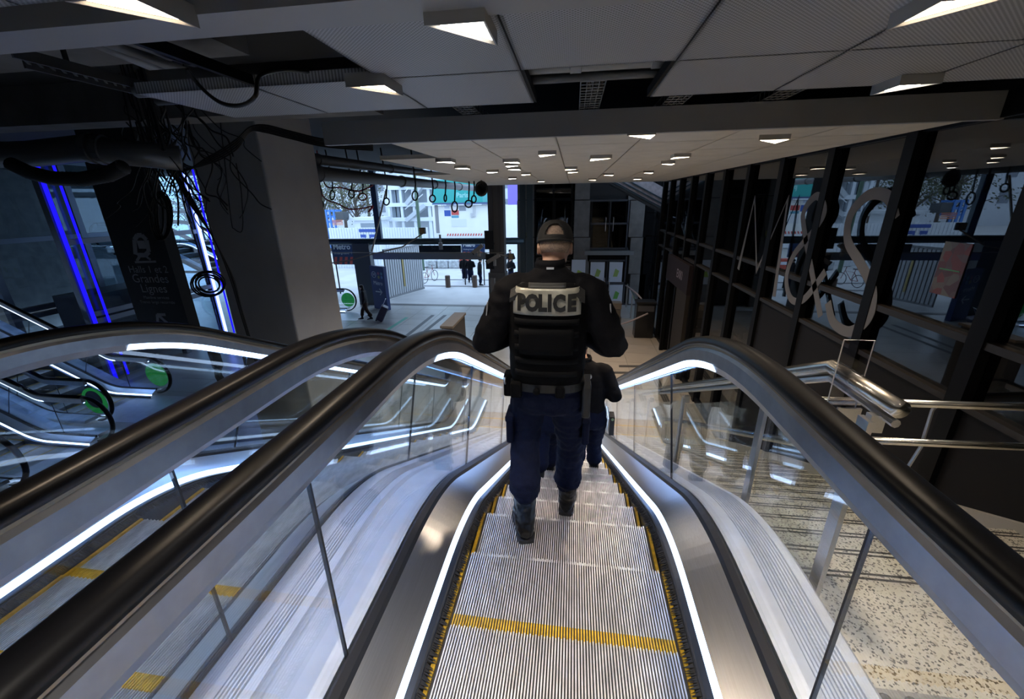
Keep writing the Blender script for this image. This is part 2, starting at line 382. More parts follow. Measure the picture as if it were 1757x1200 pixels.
mb = MB(); mb.prism([(1.742, -.16), (1.742, -.45), (yl, FZ-.2), (yl, FZ-.1)], lambda a, z, d: (d, a, z), 1.08, WX-.02); mb.build('stair_soffit', CONC, st, fix=True)
rs = MB()
for k in range(NS): rs.box(1.10, WX-.06, 1.742+RUN*k-.03, 1.742+RUN*k-.005, -RISE*(k+1), -RISE*k-.03)
rs.build('risers', GRAN, st)
for x0, x1 in ((1.045, 1.10), (WX-.07, WX-.005)):
    MB().prism([(1.30, .06), (1.72, .06), (yl+.1, FZ+.10), (yl+.1, FZ-.1), (1.30, -.35)], lambda a, z, d: (d, a, z), x0, x1).build('stair_stringer', P('stone_kerb', (.30, .28, .25), .6), st, fix=True)
# tactile studs on the landing
tp = MB().box(1.12, 2.9, .75, 1.18, 0, .006).build('tactile_plate', P('tactile_steel', (.30, .29, .27), .5, .4, noise_amt=.3, noise_scale=40), st)
stud = None
for j in range(5):
    for i in range(20):
        x = 1.16+.088*i+(.044 if j % 2 else 0); y = .80+.085*j
        if x > 2.86: continue
        if stud is None: stud = MB().tube([(0, 0, 0), (0, 0, .005), (0, 0, .008)], [.024, .022, .016], 12).build('tactile_stud', P('stud_dark', (.13, .125, .12), .5, .4), tp); stud.location = (x, y, .006)
        else: cp(stud, tp, (x, y, .006))
# shell: roof slab, back wall behind the camera, left end wall
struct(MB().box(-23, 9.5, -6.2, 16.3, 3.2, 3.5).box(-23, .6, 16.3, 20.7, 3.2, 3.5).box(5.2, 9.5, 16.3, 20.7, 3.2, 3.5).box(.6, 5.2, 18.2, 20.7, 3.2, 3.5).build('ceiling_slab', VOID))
struct(MB().box(-23, 9.5, -6.3, -6, FZ-.3, 3.3).build('wall_rear', CONC))
struct(MB().box(-23, -22.7, -6.2, 6, FZ-.3, 3.3).box(-23, -22.7, 6, 20, FZ-.3, 3.3).build('wall_left', CONC))
struct(MB().box(-6.2, -6, -6, -1.9, -.4, 3.2).box(-6, 9, -1.95, -1.9, FZ, -.4).build('wall_landing', CONC))
# ------------------------------------------------------------------ right wall: shopfront
wr = struct(empty('wall_right'), 'dark glazed shopfront along the stairs')
ys = [-6.0+.03, -4.2, -2.9, -1.62, -.35, .93, 2.21, 3.49, 4.77, 6.05, 7.33, 8.61, 9.89, 11.17, 12.45, 13.73, 15.0, 16.2]
for y in ys: MB().box(WX-.06, WX+.10, y-.07, y+.07, FZ, CZ+.2).build('mullion', DARKF, wr)
BRZ = P('bronze_transom', (.03, .024, .018), .45, .4)
def bays(y0, y1): return [(a+.07, b-.07) for a, b in zip(ys[:-1], ys[1:]) if a >= y0-.1 and b <= y1+.1]
for a, b in bays(-6, 16.2):
    MB().box(WX-.03, WX+.08, a, b, CZ-.02, CZ+.16).build('head_rail', DARKF, wr)
    low = a > 7.3
    MB().box(WX-.045, WX+.08, a, b, .585, .645).build('transom', BRZ, wr)
    if not (12.4 < a < 13.8): MB().box(WX-.045, WX+.08, a, b, .08, .13).build('transom', BRZ, wr)
    MB().box(WX+.02, WX+.034, a, b, .645, CZ-.02).build('pane', DGLASS, wr)
    MB().box(WX+.02, WX+.034, a, b, .13, .585).build('pane', DGLASS, wr)
    if low:
        if 12.4 < a < 13.8: continue
        MB().box(WX+.02, WX+.034, a, b, FZ+.12, .08).build('pane', DGLASS, wr)
        MB().box(WX-.03, WX+.08, a, b, FZ, FZ+.12).build('base_rail', DARKF, wr)
    else:
        MB().box(WX-.01, WX+.05, a-.06, b+.06, FZ, .08).build('base_panel', WALLP, wr)
# shop interior shell
struct(MB().box(8.6, 8.8, -6, 16.5, FZ, 3.2).box(WX+.1, 8.8, 16.25, 16.45, FZ, 3.5).build('wall_shop', P('shop_wall', (.10, .10, .11), .8)))
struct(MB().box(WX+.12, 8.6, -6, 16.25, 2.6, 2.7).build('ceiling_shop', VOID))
# shop entrance portal
ep = struct(empty('door_1'), 'shop entrance portal with brown jamb')
MB().box(WX-.16, WX-.06, 11.2, 12.30, FZ, -.70).build('jamb_panel', P('brown_jamb', (.024, .020, .017), .6, spec=.15), ep)
MB().box(WX-.17, WX-.05, 11.2, 13.75, -.70, .06).build('sign_panel', P('maroon_panel', (.016, .011, .013), .6, spec=.15), ep)
for y in (12.45, 13.6): MB().box(WX-.16, WX-.05, y, y+.12, FZ, -.75).build('door_frame', DARKF, ep)
text('door_lettering', 'EXKI', .34, P('pale_lettering', (.22, .19, .22), .6), ep, lambda x, y, z: Vector((WX-.175, 12.1-x, -.42+y)), sx=.9)
# M&S letters on the glass
sg_ = empty('window_lettering', (WX, 6.0, .3)); tag(sg_, 'large pale letters M&S on the shop glass above the stairs', 'lettering')
LETM = P('etched_lettering', (.13, .13, .14), .7, spec=.2)
def stroke(pts, wd, name):
    pts = [Vector((p[0], p[1])) for p in pts]; L_ = []; R_ = []
    for i, p in enumerate(pts):
        d = (pts[min(i+1, len(pts)-1)]-pts[max(i-1, 0)]).normalized(); n = Vector((-d.y, d.x)); ww = wd[i] if isinstance(wd, list) else wd
        L_.append(p+n*ww/2); R_.append(p-n*ww/2)
    mb = MB()
    vs = [(-.052, -q.x, q.y) for q in L_+R_]+[(-.048, -q.x, q.y) for q in L_+R_]; n = len(pts); fs = []
    for i in range(n-1): fs += [(i, i+1, n+i+1, n+i), (2*n+i, 3*n+i, 3*n+i+1, 2*n+i+1)]
    return mb.add(vs, fs).build(name, LETM, sg_)
def bez(P_, n=28):                    # Catmull-Rom through points
    out = []; Q = [P_[0]]+P_+[P_[-1]]
    for i in range(1, len(Q)-2):
        for k in range(n):
            t = k/n; p0, p1, p2, p3 = Q[i-1:i+3]
            out.append(tuple(.5*((2*p1[j])+(-p0[j]+p2[j])*t+(2*p0[j]-5*p1[j]+4*p2[j]-p3[j])*t*t+(-p0[j]+3*p1[j]-3*p2[j]+p3[j])*t**3) for j in (0, 1)))
    return out+[tuple(P_[-1])]
# letter coordinates: first = -(y-6.0) (towards the camera positive), second = z-.3
stroke([(-2.35, .12), (-2.15, 1.38), (-1.55, .22), (-.95, 1.38), (-.78, -.05)], .10, 'letter')
stroke(bez([(.50, -.02), (-.30, .95), (-.42, 1.22), (-.18, 1.40), (.06, 1.22), (-.08, .98), (-.45, .62), (-.52, .28), (-.28, .03), (.05, .10), (.38, .52)], 10), .10, 'letter')
stroke(bez([(1.30, 1.18), (1.12, 1.38), (.82, 1.40), (.60, 1.20), (.66, .92), (.98, .70), (1.26, .48), (1.32, .20), (1.10, -.03), (.78, -.02), (.58, .18)], 10), .12, 'letter')
# ------------------------------------------------------------------ ceilings
cn = struct(empty('ceiling_near'), 'perforated metal ceiling panels over the escalator head')
pm = {}
def cpanel(par, x0, x1, y0, y1, mat, z=CZ):
    k = (round(x1-x0, 3), round(y1-y0, 3), mat.name)
    if k not in pm:
        g = .006; a, b = x1-x0-g, y1-y0-g
        o = MB().box(0, a, 0, b, .0, .012).box(0, .012, 0, b, .0, .05).box(a-.012, a, 0, b, 0, .05).box(0, a, 0, .012, 0, .05).box(0, a, b-.012, b, 0, .05).build('ceiling_panel', mat, par); pm[k] = o; o.location = (x0+g/2, y0+g/2, z)
    else: cp(pm[k], par, (x0+g_/2, y0+g_/2, z))
g_ = .006
XJ = [-.25+.655*k for k in range(-3, 6)]
for i in range(len(XJ)-1):
    if XJ[i] > -1.0: cpanel(cn, XJ[i], XJ[i+1], 1.50, 2.12, PANEL)
    if abs(XJ[i]+.25) > .01: cpanel(cn, XJ[i], XJ[i+1], 2.12, 2.78, PANEL)
for j in range(8):
    for i in range(len(XJ)-1):
        y1 = 1.22-.66*j
        cpanel(cn, XJ[i], XJ[i+1], y1-.66, y1, PANEL)
for x in XJ[1:]: MB().box(x-.012, x+.012, 1.50, 2.80, CZ+.006, CZ+.05).build('ceiling_runner', DARKF, cn)
struct(MB().box(-6, WX+.3, 1.33, 1.495, CZ-.012, CZ+.12).build('trim_1', FASC), 'grey metal ceiling fascia beam over the escalator head')
struct(MB().box(-2.3, WX, 3.96, 4.02, CZ-.03, CZ+.16).build('trim_2', FASC), 'grey metal fascia edging the far ceiling')
cf = struct(empty('ceiling_far'), 'far suspended ceiling of pale metal panels')
XF = [-.98+.80*k for k in range(-3, 6)]
XF = [x for x in XF if x < 2.8]+[WX-.05]
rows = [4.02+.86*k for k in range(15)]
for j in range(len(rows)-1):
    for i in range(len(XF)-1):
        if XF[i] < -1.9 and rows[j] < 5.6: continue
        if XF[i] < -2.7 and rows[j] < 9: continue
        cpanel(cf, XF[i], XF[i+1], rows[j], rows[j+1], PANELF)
# ------------------------------------------------------------------ lamps
def lamp(x, y, mat, label, group, flip=1, k=1.0, watt=9.0, far=False, spread=82):
    e = empty('ceiling_lamp', (x, y, CZ)); tag(e, label, 'lamp', group)
    T = [(-.11*flip*k, -.095*k), (.075*flip*k, -.095*k), (.075*flip*k, .12*k)]
    def ins(f): c = (sum(p[0] for p in T)/3, sum(p[1] for p in T)/3); return [(c[0]+(a-c[0])*f, c[1]+(b-c[1])*f) for a, b in T]
    o = T; i = ins(.80); n = 3; mb = MB()
    vs = [(a, b, .01) for a, b in o]+[(a, b, -.045) for a, b in o]+[(a, b, -.045) for a, b in ins(.92)]+[(a, b, -.030) for a, b in i]; fs = []
    for r_ in range(3):
        for q in range(3): fs.append((r_*3+q, r_*3+(q+1) % 3, r_*3+3+(q+1) % 3, r_*3+3+q))
    fs.append((0, 1, 2)); mb.add(vs, fs).build('lamp_housing', P('lamp_housing_grey', (.45, .43, .40), .4, .5), e, fix=True)
    MB().add([(a, b, -.047 if far else -.036) for a, b in (ins(.9) if far else i)], [(0, 1, 2) if flip < 0 else (2, 1, 0)]).build('lamp_lens', mat, e)
    ld = bpy.data.lights.new('lamp_beam', 'AREA'); ld.shape = 'SQUARE'; ld.size = .10*k; ld.spread = R(120 if far else spread); ld.energy = watt; ld.color = (1, .80, .58) if mat is LAMPW else (1, .92, .82)
    lo = bpy.data.objects.new('lamp_beam', ld); col.objects.link(lo); lo.parent = e; lo.location = (.01*flip, -.02, -.05)
    return e
LN = 'triangular lamp on the ceiling above the upper landing'
for u, v, fl, m, lb in ((802, 50, 1, LAMPC, 'triangular lamp on the panel just before the missing ceiling panel'), (648, 150, 1, LAMPW, 'triangular lamp on the panel row left of the missing ceiling panel'), (235, 12, 1, LAMPW, 'triangular lamp lighting the grey ceiling fascia beam'), (1622, 12, -1, LAMPW, 'warm triangular lamp above the head of the granite stairs')):
    p = pz(u, v, CZ-.03); lamp(p.x, p.y, m, lb, None, fl, watt={235: 4, 648: 7, 802: 3.5}.get(u, 9), spread={648: 140, 802: 110}.get(u, 82))
lamp(1.62, 2.66, LAMPC, 'triangular lamp on the last panel row above the granite stairs', None, -1)
for x, y, m in ((-.10, .12, LAMPC), (.55, -.75, LAMPC), (1.45, .35, LAMPC), (2.3, -.6, LAMPW), (.1, -2.2, LAMPC), (1.8, -2.4, LAMPC)):
    lamp(x, y, m, LN, 'upper landing lamps', random.choice((-1, 1)), watt=14 if x == -.10 else 9)
LF = 'small bright lamp set in the far suspended ceiling'
for u, v, k in ((767, 277, 1), (795, 288, 1), (880, 277.5, 1), (937, 265, 1), (878, 284, 1), (884, 290, 1), (845, 295, 1.1), (902, 299, 1), (1027, 272, 1.3), (1102, 232, 1.1), (1165, 269, 1), (1146, 280.5, 1), (1323, 240, 1.3), (978, 290, 1), (982, 295, 1), (1017, 308.5, 1), (1045, 300, 1.1), (1093, 307, 1), (1113, 296, 1), (929, 311, 1), (879, 306, 1)):
    p = pz(u, v, CZ-.03)
    if p.y < 15.8: lamp(p.x, p.y, LAMPW if u > 900 else LAMPC, LF, 'far ceiling lamps', random.choice((-1, 1)), k*1.15, 15.0, True)

# ------------------------------------------------------------------ void above: trays, pipes, hangers
def pipe(pts, r, label, mat=PIPE, n=14, cat='pipe', collars=(), group=None):
    e = empty('ceiling_pipe', pts[0]); tag(e, label, cat, group); o = Vector(pts[0])
    MB().tube([Vector(p)-o for p in pts], r, n).build('pipe_run', mat, e, smooth=True)
    for t in collars:
        i = int(t*(len(pts)-1)*.999); f = t*(len(pts)-1)-i; a = Vector(pts[i]).lerp(Vector(pts[i+1]), f)-o; d = (Vector(pts[i+1])-Vector(pts[i])).normalized()
        MB().tube([a-d*.03, a-d*.028, a+d*.028, a+d*.03], [r*1.0, r*1.16, r*1.16, r*1.0], n).build('collar', mat, e, smooth=False)
    return e
def mesh_tray(x, y0, y1, z, wd=.16):
    e = empty('cable_tray', (x, y0, z)); tag(e, 'wire mesh cable tray hanging in the open ceiling gap', 'cable tray', 'ceiling gap trays'); mb = MB()
    for i in range(5):
        q = -wd/2+wd*i/4
        mb.tube([(q, 0, 0), (q, y1-y0, 0)], .004, 4)
    for sx in (-1, 1): mb.tube([(sx*wd/2, 0, .06), (sx*wd/2, y1-y0, .06)], .004, 4)
    n = int((y1-y0)/.08)
    for j in range(n+1):
        y = (y1-y0)*j/n; mb.tube([(-wd/2, y, .06), (-wd/2, y, 0), (wd/2, y, 0), (wd/2, y, .06)], .004, 4)
    mb.build('wire_mesh', P('galvanised', (.22, .22, .22), .4, .7), e)
    mb = MB()
    for k in range(6): mb.tube([(random.uniform(-.06, .06), (y1-y0)*t/6, .015+random.uniform(0, .02)) for t in range(7)], .008, 5)
    mb.build('cables', CABLE, e)
for u in (805, 1010, 1140, 1285): p = pz(u, 186, 2.45); mesh_tray(p.x, 2.2, 4.6, 2.42)
pipe([(-2.6, 2.5, 2.36), (WX, 2.5, 2.36)], .035, 'grey conduit seen through the missing ceiling panel', P('conduit_grey', (.30, .29, .27), .5, .3), collars=(.35, .45, .52, .6))
pipe([(-2.6, 2.62, 2.33), (WX, 2.62, 2.33)], .022, 'thin dark conduit behind the missing ceiling panel', PIPE)
tag(MB().beam((.12, 2.0, 2.52), (.12, 4.0, 2.52), .10, .14).build('ceiling_joist', DARKF), 'dark steel joist above the missing ceiling panel', 'joist')
struct(MB().box(-2.7, WX, 2.70, 3.05, 2.46, 2.52).build('ceiling_slab_edge', CONC))
# pipes along the left of the far ceiling
for (a, b, r_, lb) in (((545, 274), (815, 308), .11, 'upper grey pipe running along the left of the far ceiling'), ((547, 298), (835, 325), .15, 'lower grey pipe running along the left of the far ceiling')):
    xs = -5.5 if r_ < .115 else -5.45
    p0 = px(*a, xs); p1 = px(*b, xs); d = (p1-p0).normalized(); pipe([p0-d*.1, p0, p0.lerp(p1, .5), p1+d*1.0], r_, lb, P('pipe_brown', (.12, .115, .11), .45, .2), collars=(.3, .5, .62, .75, .88))
# big pipe on the left with flange, flexible duct, thin pipes
pp = [py(-60, 268, 4.2), py(60, 264, 4.2), py(150, 254, 4.2), py(215, 262, 4.3), py(310, 272, 4.6)]
pipe(pp, .13, 'thick grey drain pipe with bolted flange in the dark left ceiling', P('drain_pipe', (.13, .13, .13), .35, .4), n=20, collars=(.52, .60))
dp = [py(20, 282, 3.8), py(50, 296, 3.8), py(90, 306, 3.8), py(140, 308, 3.8), py(185, 300, 3.8), py(215, 285, 3.8)]
e = empty('flexible_duct', dp[0]); tag(e, 'ribbed flexible duct sagging below the drain pipe', 'duct'); o = dp[0]; path = []; rr = []
for i in range(len(dp)-1):
    for k in range(14): path.append(dp[i].lerp(dp[i+1], k/14)-o); rr.append(.062 if k % 2 else .07)
MB().tube(path, rr, 12).build('duct_hose', P('duct_black', (.03, .03, .03), .5), e, smooth=True)
for k, (a, b) in enumerate((((175, 78), (270, 118)), ((195, 76), (330, 128)), ((230, 72), (360, 116)), ((90, 42), (140, 58)), ((110, 40), (165, 55)))):
    p0, p1 = pz(*a, 2.62), pz(*b, 2.62); d = (p1-p0); pipe([p0-d*.4, p1+d*.2], .03, 'slim grey conduit crossing the open void at left', P('conduit_pale', (.32, .32, .33), .5), n=10, cat='conduit', group='open void conduits')
tr = empty('cable_ladder', pz(40, 100, 2.4)); tag(tr, 'dark steel cable ladder slanting through the open left ceiling', 'cable tray'); o = tr.location.copy()
a, b = pz(30, 98, 2.4)-o, pz(275, 160, 2.4)-o
for s_ in (-.07, .07): MB().beam(a+Vector((s_, -s_, 0)), b+Vector((s_, -s_, 0)), .012, .05).build('side_rail', P('tray_steel', (.10, .10, .10), .5, .6), tr)
for k in range(14): q = a.lerp(b, (k+.5)/14); MB().beam(q+Vector((-.07, .07, 0)), q+Vector((.07, -.07, 0)), .012, .012).build('rung', MATS['tray_steel'], tr)
for (u, v0, v1, y) in ((238, 100, 240, 3.4), (250, 140, 260, 3.4), (90, 30, 140, 2.6)):
    p0, p1 = py(u, v0, y), py(u+8, v1, y); tag(MB().beam((p0.x, p0.y, 3.2), Vector((p0.x, p0.y, p1.z)), .02, .02).build('hanger_rod', BLACK), 'black steel rod hanging in the dark left ceiling void', 'rod', 'ceiling hanger rods')
# concrete beams in the void
for (x0, x1, y0, y1) in ((-14, -2.4, 2.9, 3.3), (-14, -2.4, 5.2, 5.6), (-14, -2.4, .4, .8)):
    struct(MB().box(x0, x1, y0, y1, 2.75, 3.2).build('ceiling_beam', CONC))
# ------------------------------------------------------------------ column
cc = py(455, 300, 6.5)
c0 = struct(bev(MB().box(cc.x-1.25, cc.x, 6.5, 8.0, FZ, 3.2).build('column', COLM), .03, 2), 'square grey plastered column')
CXR = cc.x
cl = struct(MB().box(CXR-.002, CXR+.004, 6.5, 8.0, FZ, FZ+.15).box(CXR-1.25, CXR+.004, 6.494, 6.502, FZ, FZ+.15).build('baseboard_column', DARKF))
# ------------------------------------------------------------------ hanging cables
def cable(pts, r, label, group, name='hanging_cable'):
    o = Vector(pts[0]); q = [Vector(p)-o for p in pts]; path = []
    Q = [q[0]]+q+[q[-1]]
    for i in range(1, len(Q)-2):
        for k in range(7):
            t = k/7; p0, p1, p2, p3 = Q[i-1:i+3]
            path.append(.5*(2*p1+(p2-p0)*t+(2*p0-5*p1+4*p2-p3)*t*t+(3*p1-p0-3*p2+p3)*t**3))
    path.append(q[-1]); ob = MB().tube(path, r, 6).build(name, CABLE, smooth=True); ob.location = o; tag(ob, label, 'cable', group); return ob
cable([pz(320, 118, 2.24), pz(345, 150, 2.18), pz(378, 176, 2.1), pz(412, 181, 2.08), pz(438, 165, 2.1), pz(446, 130, 2.2), pz(490, 120, 2.25), pz(530, 124, 2.26)], .008, 'single black cable looping below the first ceiling panels', None)
GC = 'tangled cables beside the column'
LC = 'black cable in the tangle hanging beside the grey column'
for k in range(46):
    y = random.uniform(4.4, 5.9); u0 = random.uniform(215, 350); v0 = random.uniform(150, 250); n = random.randint(5, 8); pts = []
    u, v = u0, v0; du = random.uniform(-2, 16); 
    for i in range(n):
        pts.append(py(u, v, y)); u += du+random.uniform(-22, 22); v += random.uniform(8, 42)
    cable([Vector((pts[0].x, pts[0].y, 3.2))]+pts, random.choice((.006, .008, .011)), LC, GC)
for k in range(9):   # long drops to the right of the sign
    y = 5.6+.05*k; j = random.uniform(-12, 12)
    q = py(270+j, 250, y); cable([Vector((q.x, y, 3.2)), q, py(300+j, 300+j, y), py(330+j*.5, 350, y), py(372+j*.5, 420+j, y), py(398+j*.3, 480, y), py(415+j*.2, 540, y), py(440+j*.2, 620, y)], .010, 'long black cable dropping past the foot of the column', 'long cable drops')
for k in range(5):   # bundle over the column to the right
    y = 5.9+.09*k; j = k*3
    q = py(300+j, 290-j, y); cable([Vector((q.x-.1*k, y+.0*k, 3.2)), q, py(360, 268+j, y), py(405, 240+j*1.4, y), py(428, 219+j*.6, y), py(455, 215+j, y), py(500, 226+j, y), py(560, 240+j, y), py(640, 246+j, y)], .012, 'black cable bundle strand looping across the top of the column', 'cable bundle over the column')
for (u, v, ru, rv, y, n, lb) in ((358, 488, 30, 22, 5.0, 5, 'coil of black cable hanging before the blue neon tube'), (275, 370, 20, 42, 5.0, 6, 'dense coil of black cable hanging over the dark sign')):
    e = empty('cable_coil', py(u, v, y)); tag(e, lb, 'cable'); o = e.location.copy()
    MB().tube([(0, 0, py(u, v-rv, y).z-o.z), (-.05, 0, 1.0), (0, 0, 3.2-o.z)], .009, 6).build('hang_wire', CABLE, e)
    for k in range(n):
        a = random.uniform(-6, 6); q = [py(u+(ru-k*3)*math.cos(t*.35)+a*.4, v+(rv-k*2.2)*math.sin(t*.35+.05*k)+a*.3, y+k*.02)-o for t in range(18)]
        MB().tube(q, .011, 6, closed=True).build('coil_turn', CABLE, e, smooth=True)
for (u, x) in ((385, 0),): cable([py(376, 190, 6.45), py(388, 300, 6.45), py(397, 380, 6.45), py(402, 393, 6.45), py(416, 394, 6.45), py(414, 330, 6.45), py(405, 280, 6.45)], .008, 'thin cable with a metal end running down the column face', None)
# cable loops over the hall opening
LO = 'small black cable loop dangling in front of the street opening'
for (u, v0, v1, ru, rv) in ((570, 316, 335, 4, 8), (551, 330, 352, 4, 7), (603, 316, 333, 5, 7), (663, 318, 346, 5, 6), (712, 316, 336, 5, 8), (742, 322, 341, 5, 6), (780, 322, 355, 5, 9), (804, 318, 350, 6, 6), (813, 322, 342, 4, 6), (764, 318, 340, 2, 6), (622, 318, 338, 7, 6)):
    y = 12.5; e = empty('cable_loop', py(u, v1, y)); tag(e, LO, 'cable', 'loops over the street opening'); o = e.location.copy()
    up = Vector((0, 0, 3.2-o.z))
    MB().tube([up, (py(u+1, v0, y)-o), py(u, v1-rv, y)-o], .022, 5).build('drop_wire', CABLE, e)
    MB().tube([py(u+ru*math.cos(t*.524), v1+rv*math.sin(t*.524), y)-o for t in range(12)], .022, 6, closed=True).build('loop_wire', CABLE if u != 622 else P('orange_cable', (.35, .07, .02), .6), e, smooth=True)
e = empty('cable_coil', py(826, 324, 12)); tag(e, 'thick coil of black cable on the pipe end by the hall post', 'cable'); o = e.location.copy(); MB().tube([(0, 0, .1), (0, 0, 3.2-o.z)], .02, 6).build('hang_wire', CABLE, e)
for k in range(4): MB().tube([py(826+(9-k)*math.cos(t*.4), 324+(11-2*k)*math.sin(t*.4+.3*k), 12+.05*k)-o for t in range(16)], .04, 6, closed=True).build('coil_turn', CABLE, e, smooth=True)
for (ps, lb) in ((((552, 333), (580, 350), (600, 359), (625, 357), (640, 354), (632, 364), (640, 352)), 'lower sagging strand of red barrier tape before the street'), (((558, 317), (585, 322), (615, 328), (640, 318)), 'upper sagging strand of red barrier tape before the street')):
    cable([Vector((py(*ps[0], 12.6).x-.1, 12.6, 3.2))]+[py(u, v, 12.6) for u, v in ps], .022, lb, None, 'barrier_tape').data.materials[0] = P('red_tape', (.55, .10, .12), .5)
# ------------------------------------------------------------------ lift shaft with neon edges (left)
LX = -13.2
BLUF = P('shaft_steel', (.16, .18, .22), .35, .7)
ls = empty('lift_shaft', (LX-1.3, 11, FZ)); tag(ls, 'glass lift shaft edged with vertical blue neon tubes', 'lift'); o = ls.location.copy()
ya_, yb_ = px(130, 480, LX).y, px(352, 450, LX).y
for x in (LX, LX-2.6):
    for y in (ya_, (ya_+yb_)/2+.4, yb_): MB().box(x-.09-o.x, x+.09-o.x, y-.09-o.y, y+.09-o.y, 0, 6.2).build('shaft_post', BLUF, ls)
    for z in (1.75, 1.95, 3.9, 6.1):
        MB().box(x-.08-o.x, x+.08-o.x, ya_-o.y, yb_-o.y, z, z+.14).build('ring_beam', BLUF, ls)
    ym = (ya_+yb_)/2+.4
    for a, b in ((ya_, ym), (ym, yb_)):
        for z0, z1 in ((.1, 1.75), (2.1, 3.9), (4.04, 6.1)): MB().box(x-.01-o.x, x+.01-o.x, a+.09-o.y, b-.09-o.y, z0, z1).build('shaft_pane', FGLASS, ls)
for y in (ya_, yb_):
    MB().tube([(LX+.12-o.x, y-o.y, .1), (LX+.12-o.x, y-o.y, 6.0)], .045 if y == ya_ else .045, 8).build('neon_tube', NEON if y == ya_ else NEONW, ls)
    MB().tube([(LX+.12-o.x, y+.35-o.y, .1), (LX+.12-o.x, y+.35-o.y, 6.0)], .03, 8).build('neon_tube', NEON, ls)
MB().beam((LX-o.x, ya_+1.2-o.y, 2.1), (LX-o.x, ya_+2.0-o.y, 4.0), .05, .05).build('brace', BLUF, ls)
MB().box(LX-1.9-o.x, LX-.7-o.x, ya_+.6-o.y, yb_-.6-o.y, .1, 2.4).build('lift_car', P('car_dark', (.05, .055, .07), .4, .5), ls)
# ------------------------------------------------------------------ totem sign
ty = 7.4; xl, xr = py(242, 567, ty).x, py(328, 570, ty).x
ts = empty('hanging_sign', ((xl+xr)/2, ty, FZ)); tag(ts, 'tall black hanging sign pointing to Halls 1 et 2 Grandes Lignes', 'sign')
MB().box(-(xr-xl)/2, (xr-xl)/2, 0, .25, py(285, 577, ty).z-FZ, 6.3).build('totem_body', BLACK, ts)
SGT = P('sign_lettering', (.42, .42, .44), .6)
def tt(body, u, v, size, sx=1.0):
    p = py(u, v, ty); return text('sign_text', body, size, SGT, ts, lambda x, y, z: Vector((p.x-ts.location.x+x, -.004, p.z-FZ+y)), sx=sx)
tt('Halls 1 et 2', 256, 468, .20); tt('Grandes', 260, 485, .25); tt('Lignes', 266, 502, .25); tt('Mainline services', 269, 513, .09); tt('Trenes largo recorrido', 271, 521, .09)
def onsign(pts, wd, name='pictogram'):
    mb = MB()
    for a, b in zip(pts[:-1], pts[1:]):
        A, B = py(*a, ty), py(*b, ty); oo = Vector((ts.location.x, ty, FZ)); mb.beam(A-oo+Vector((0, -.004, 0)), B-oo+Vector((0, -.004, 0)), wd, .006, up=Vector((0, 1, 0)))
    return mb.build(name, SGT, ts)
onsign([(290, 557), (272, 541)], .06, 'arrow'); onsign([(271, 553), (270, 540), (284, 540)], .06, 'arrow')
onsign([(233, 437), (231, 412), (236, 404), (244, 404), (252, 412), (256, 432), (250, 438), (236, 438)], .09); onsign([(237, 420), (250, 420)], .16); onsign([(240, 440), (235, 448)], .05); onsign([(251, 440), (259, 446)], .05); onsign([(232, 450), (268, 449)], .04)
# ------------------------------------------------------------------ lower escalators on the left and in the hall
pa, pb = pz(292, 682, FZ), pz(203, 722, FZ)
e1 = escalator(0, 'upward escalator with green glowing newels beside the lift shaft', nstep=(0, 20), full=False, loc=((pa.x+pb.x)/2-9.6, (pa.y+pb.y)/2, 0), rz=-math.pi/2, glow=True)
pa2, pb2 = pz(190, 775, FZ), pz(70, 822, FZ)
e2 = escalator(0, 'upward escalator below the landing, farthest from the lift shaft', nstep=(0, 20), full=False, loc=((pa2.x+pb2.x)/2-9.6, (pa2.y+pb2.y)/2, 0), rz=-math.pi/2)
pn = pz(600, 541, FZ)
e3 = escalator(0, 'escalator with green glowing newels behind the column near the metro totem', nstep=(0, 20), full=False, loc=(pn.x-9.6, pn.y-.2, 0), rz=-math.pi/2, glow=True)
# ------------------------------------------------------------------ street facade
YF = 19.3
fs_ = struct(empty('wall_front'), 'steel and glass street facade of the hall')
TEAL = P('teal_steel', (.06, .09, .11), .4, .5)
MB().tube([(-22.7, YF, -.03), (-2.2, YF, -.03)], .15, 16).build('tube_beam', TEAL, fs_, smooth=True)
MB().box(py(641, 440, 18.7).x, py(836, 440, 18.7).x, 18.6, 18.8, py(740, 445, 18.7).z, py(740, 434, 18.7).z).build('flat_beam', P('beam_grey', (.30, .33, .36), .4, .6), fs_)
for u, v, w_ in ((648, 380, .26), (897, 380, .22), (909, 380, .25), (355, 440, .2)):
    x = py(u, v, YF).x; MB().box(x-w_/2, x+w_/2, YF-.1, YF+.1, FZ if u > 890 else 0, 3.2).build('facade_post', TEAL, fs_)
x0 = py(645, 470, YF).x; MB().box(x0-.95, x0-.1, YF-.2, YF+.2, FZ, -.1).build('facade_pier', P('pier_dark', (.10, .11, .12), .6), fs_)
for x in (-21, -19, -17, -15, -13): MB().box(x-.06, x+.06, YF-.08, YF+.08, FZ, 3.2).build('facade_post', TEAL, fs_)
for z in (-1.6, 1.4): MB().box(-22.7, -12.6, YF-.05, YF+.05, z, z+.12).build('facade_rail', TEAL, fs_)
for a, b in zip((-22.6, -21, -19, -17, -15), (-21, -19, -17, -15, -13)): MB().box(a+.07, b-.07, YF-.01, YF+.01, FZ, 3.1).build('facade_pane', FGLASS, fs_)
struct(MB().box(-9.9, -3.0, YF-.15, YF+.15, FZ-.02, FZ+.012).build('trim_threshold', P('threshold_steel', (.12, .12, .12), .5, .5)))
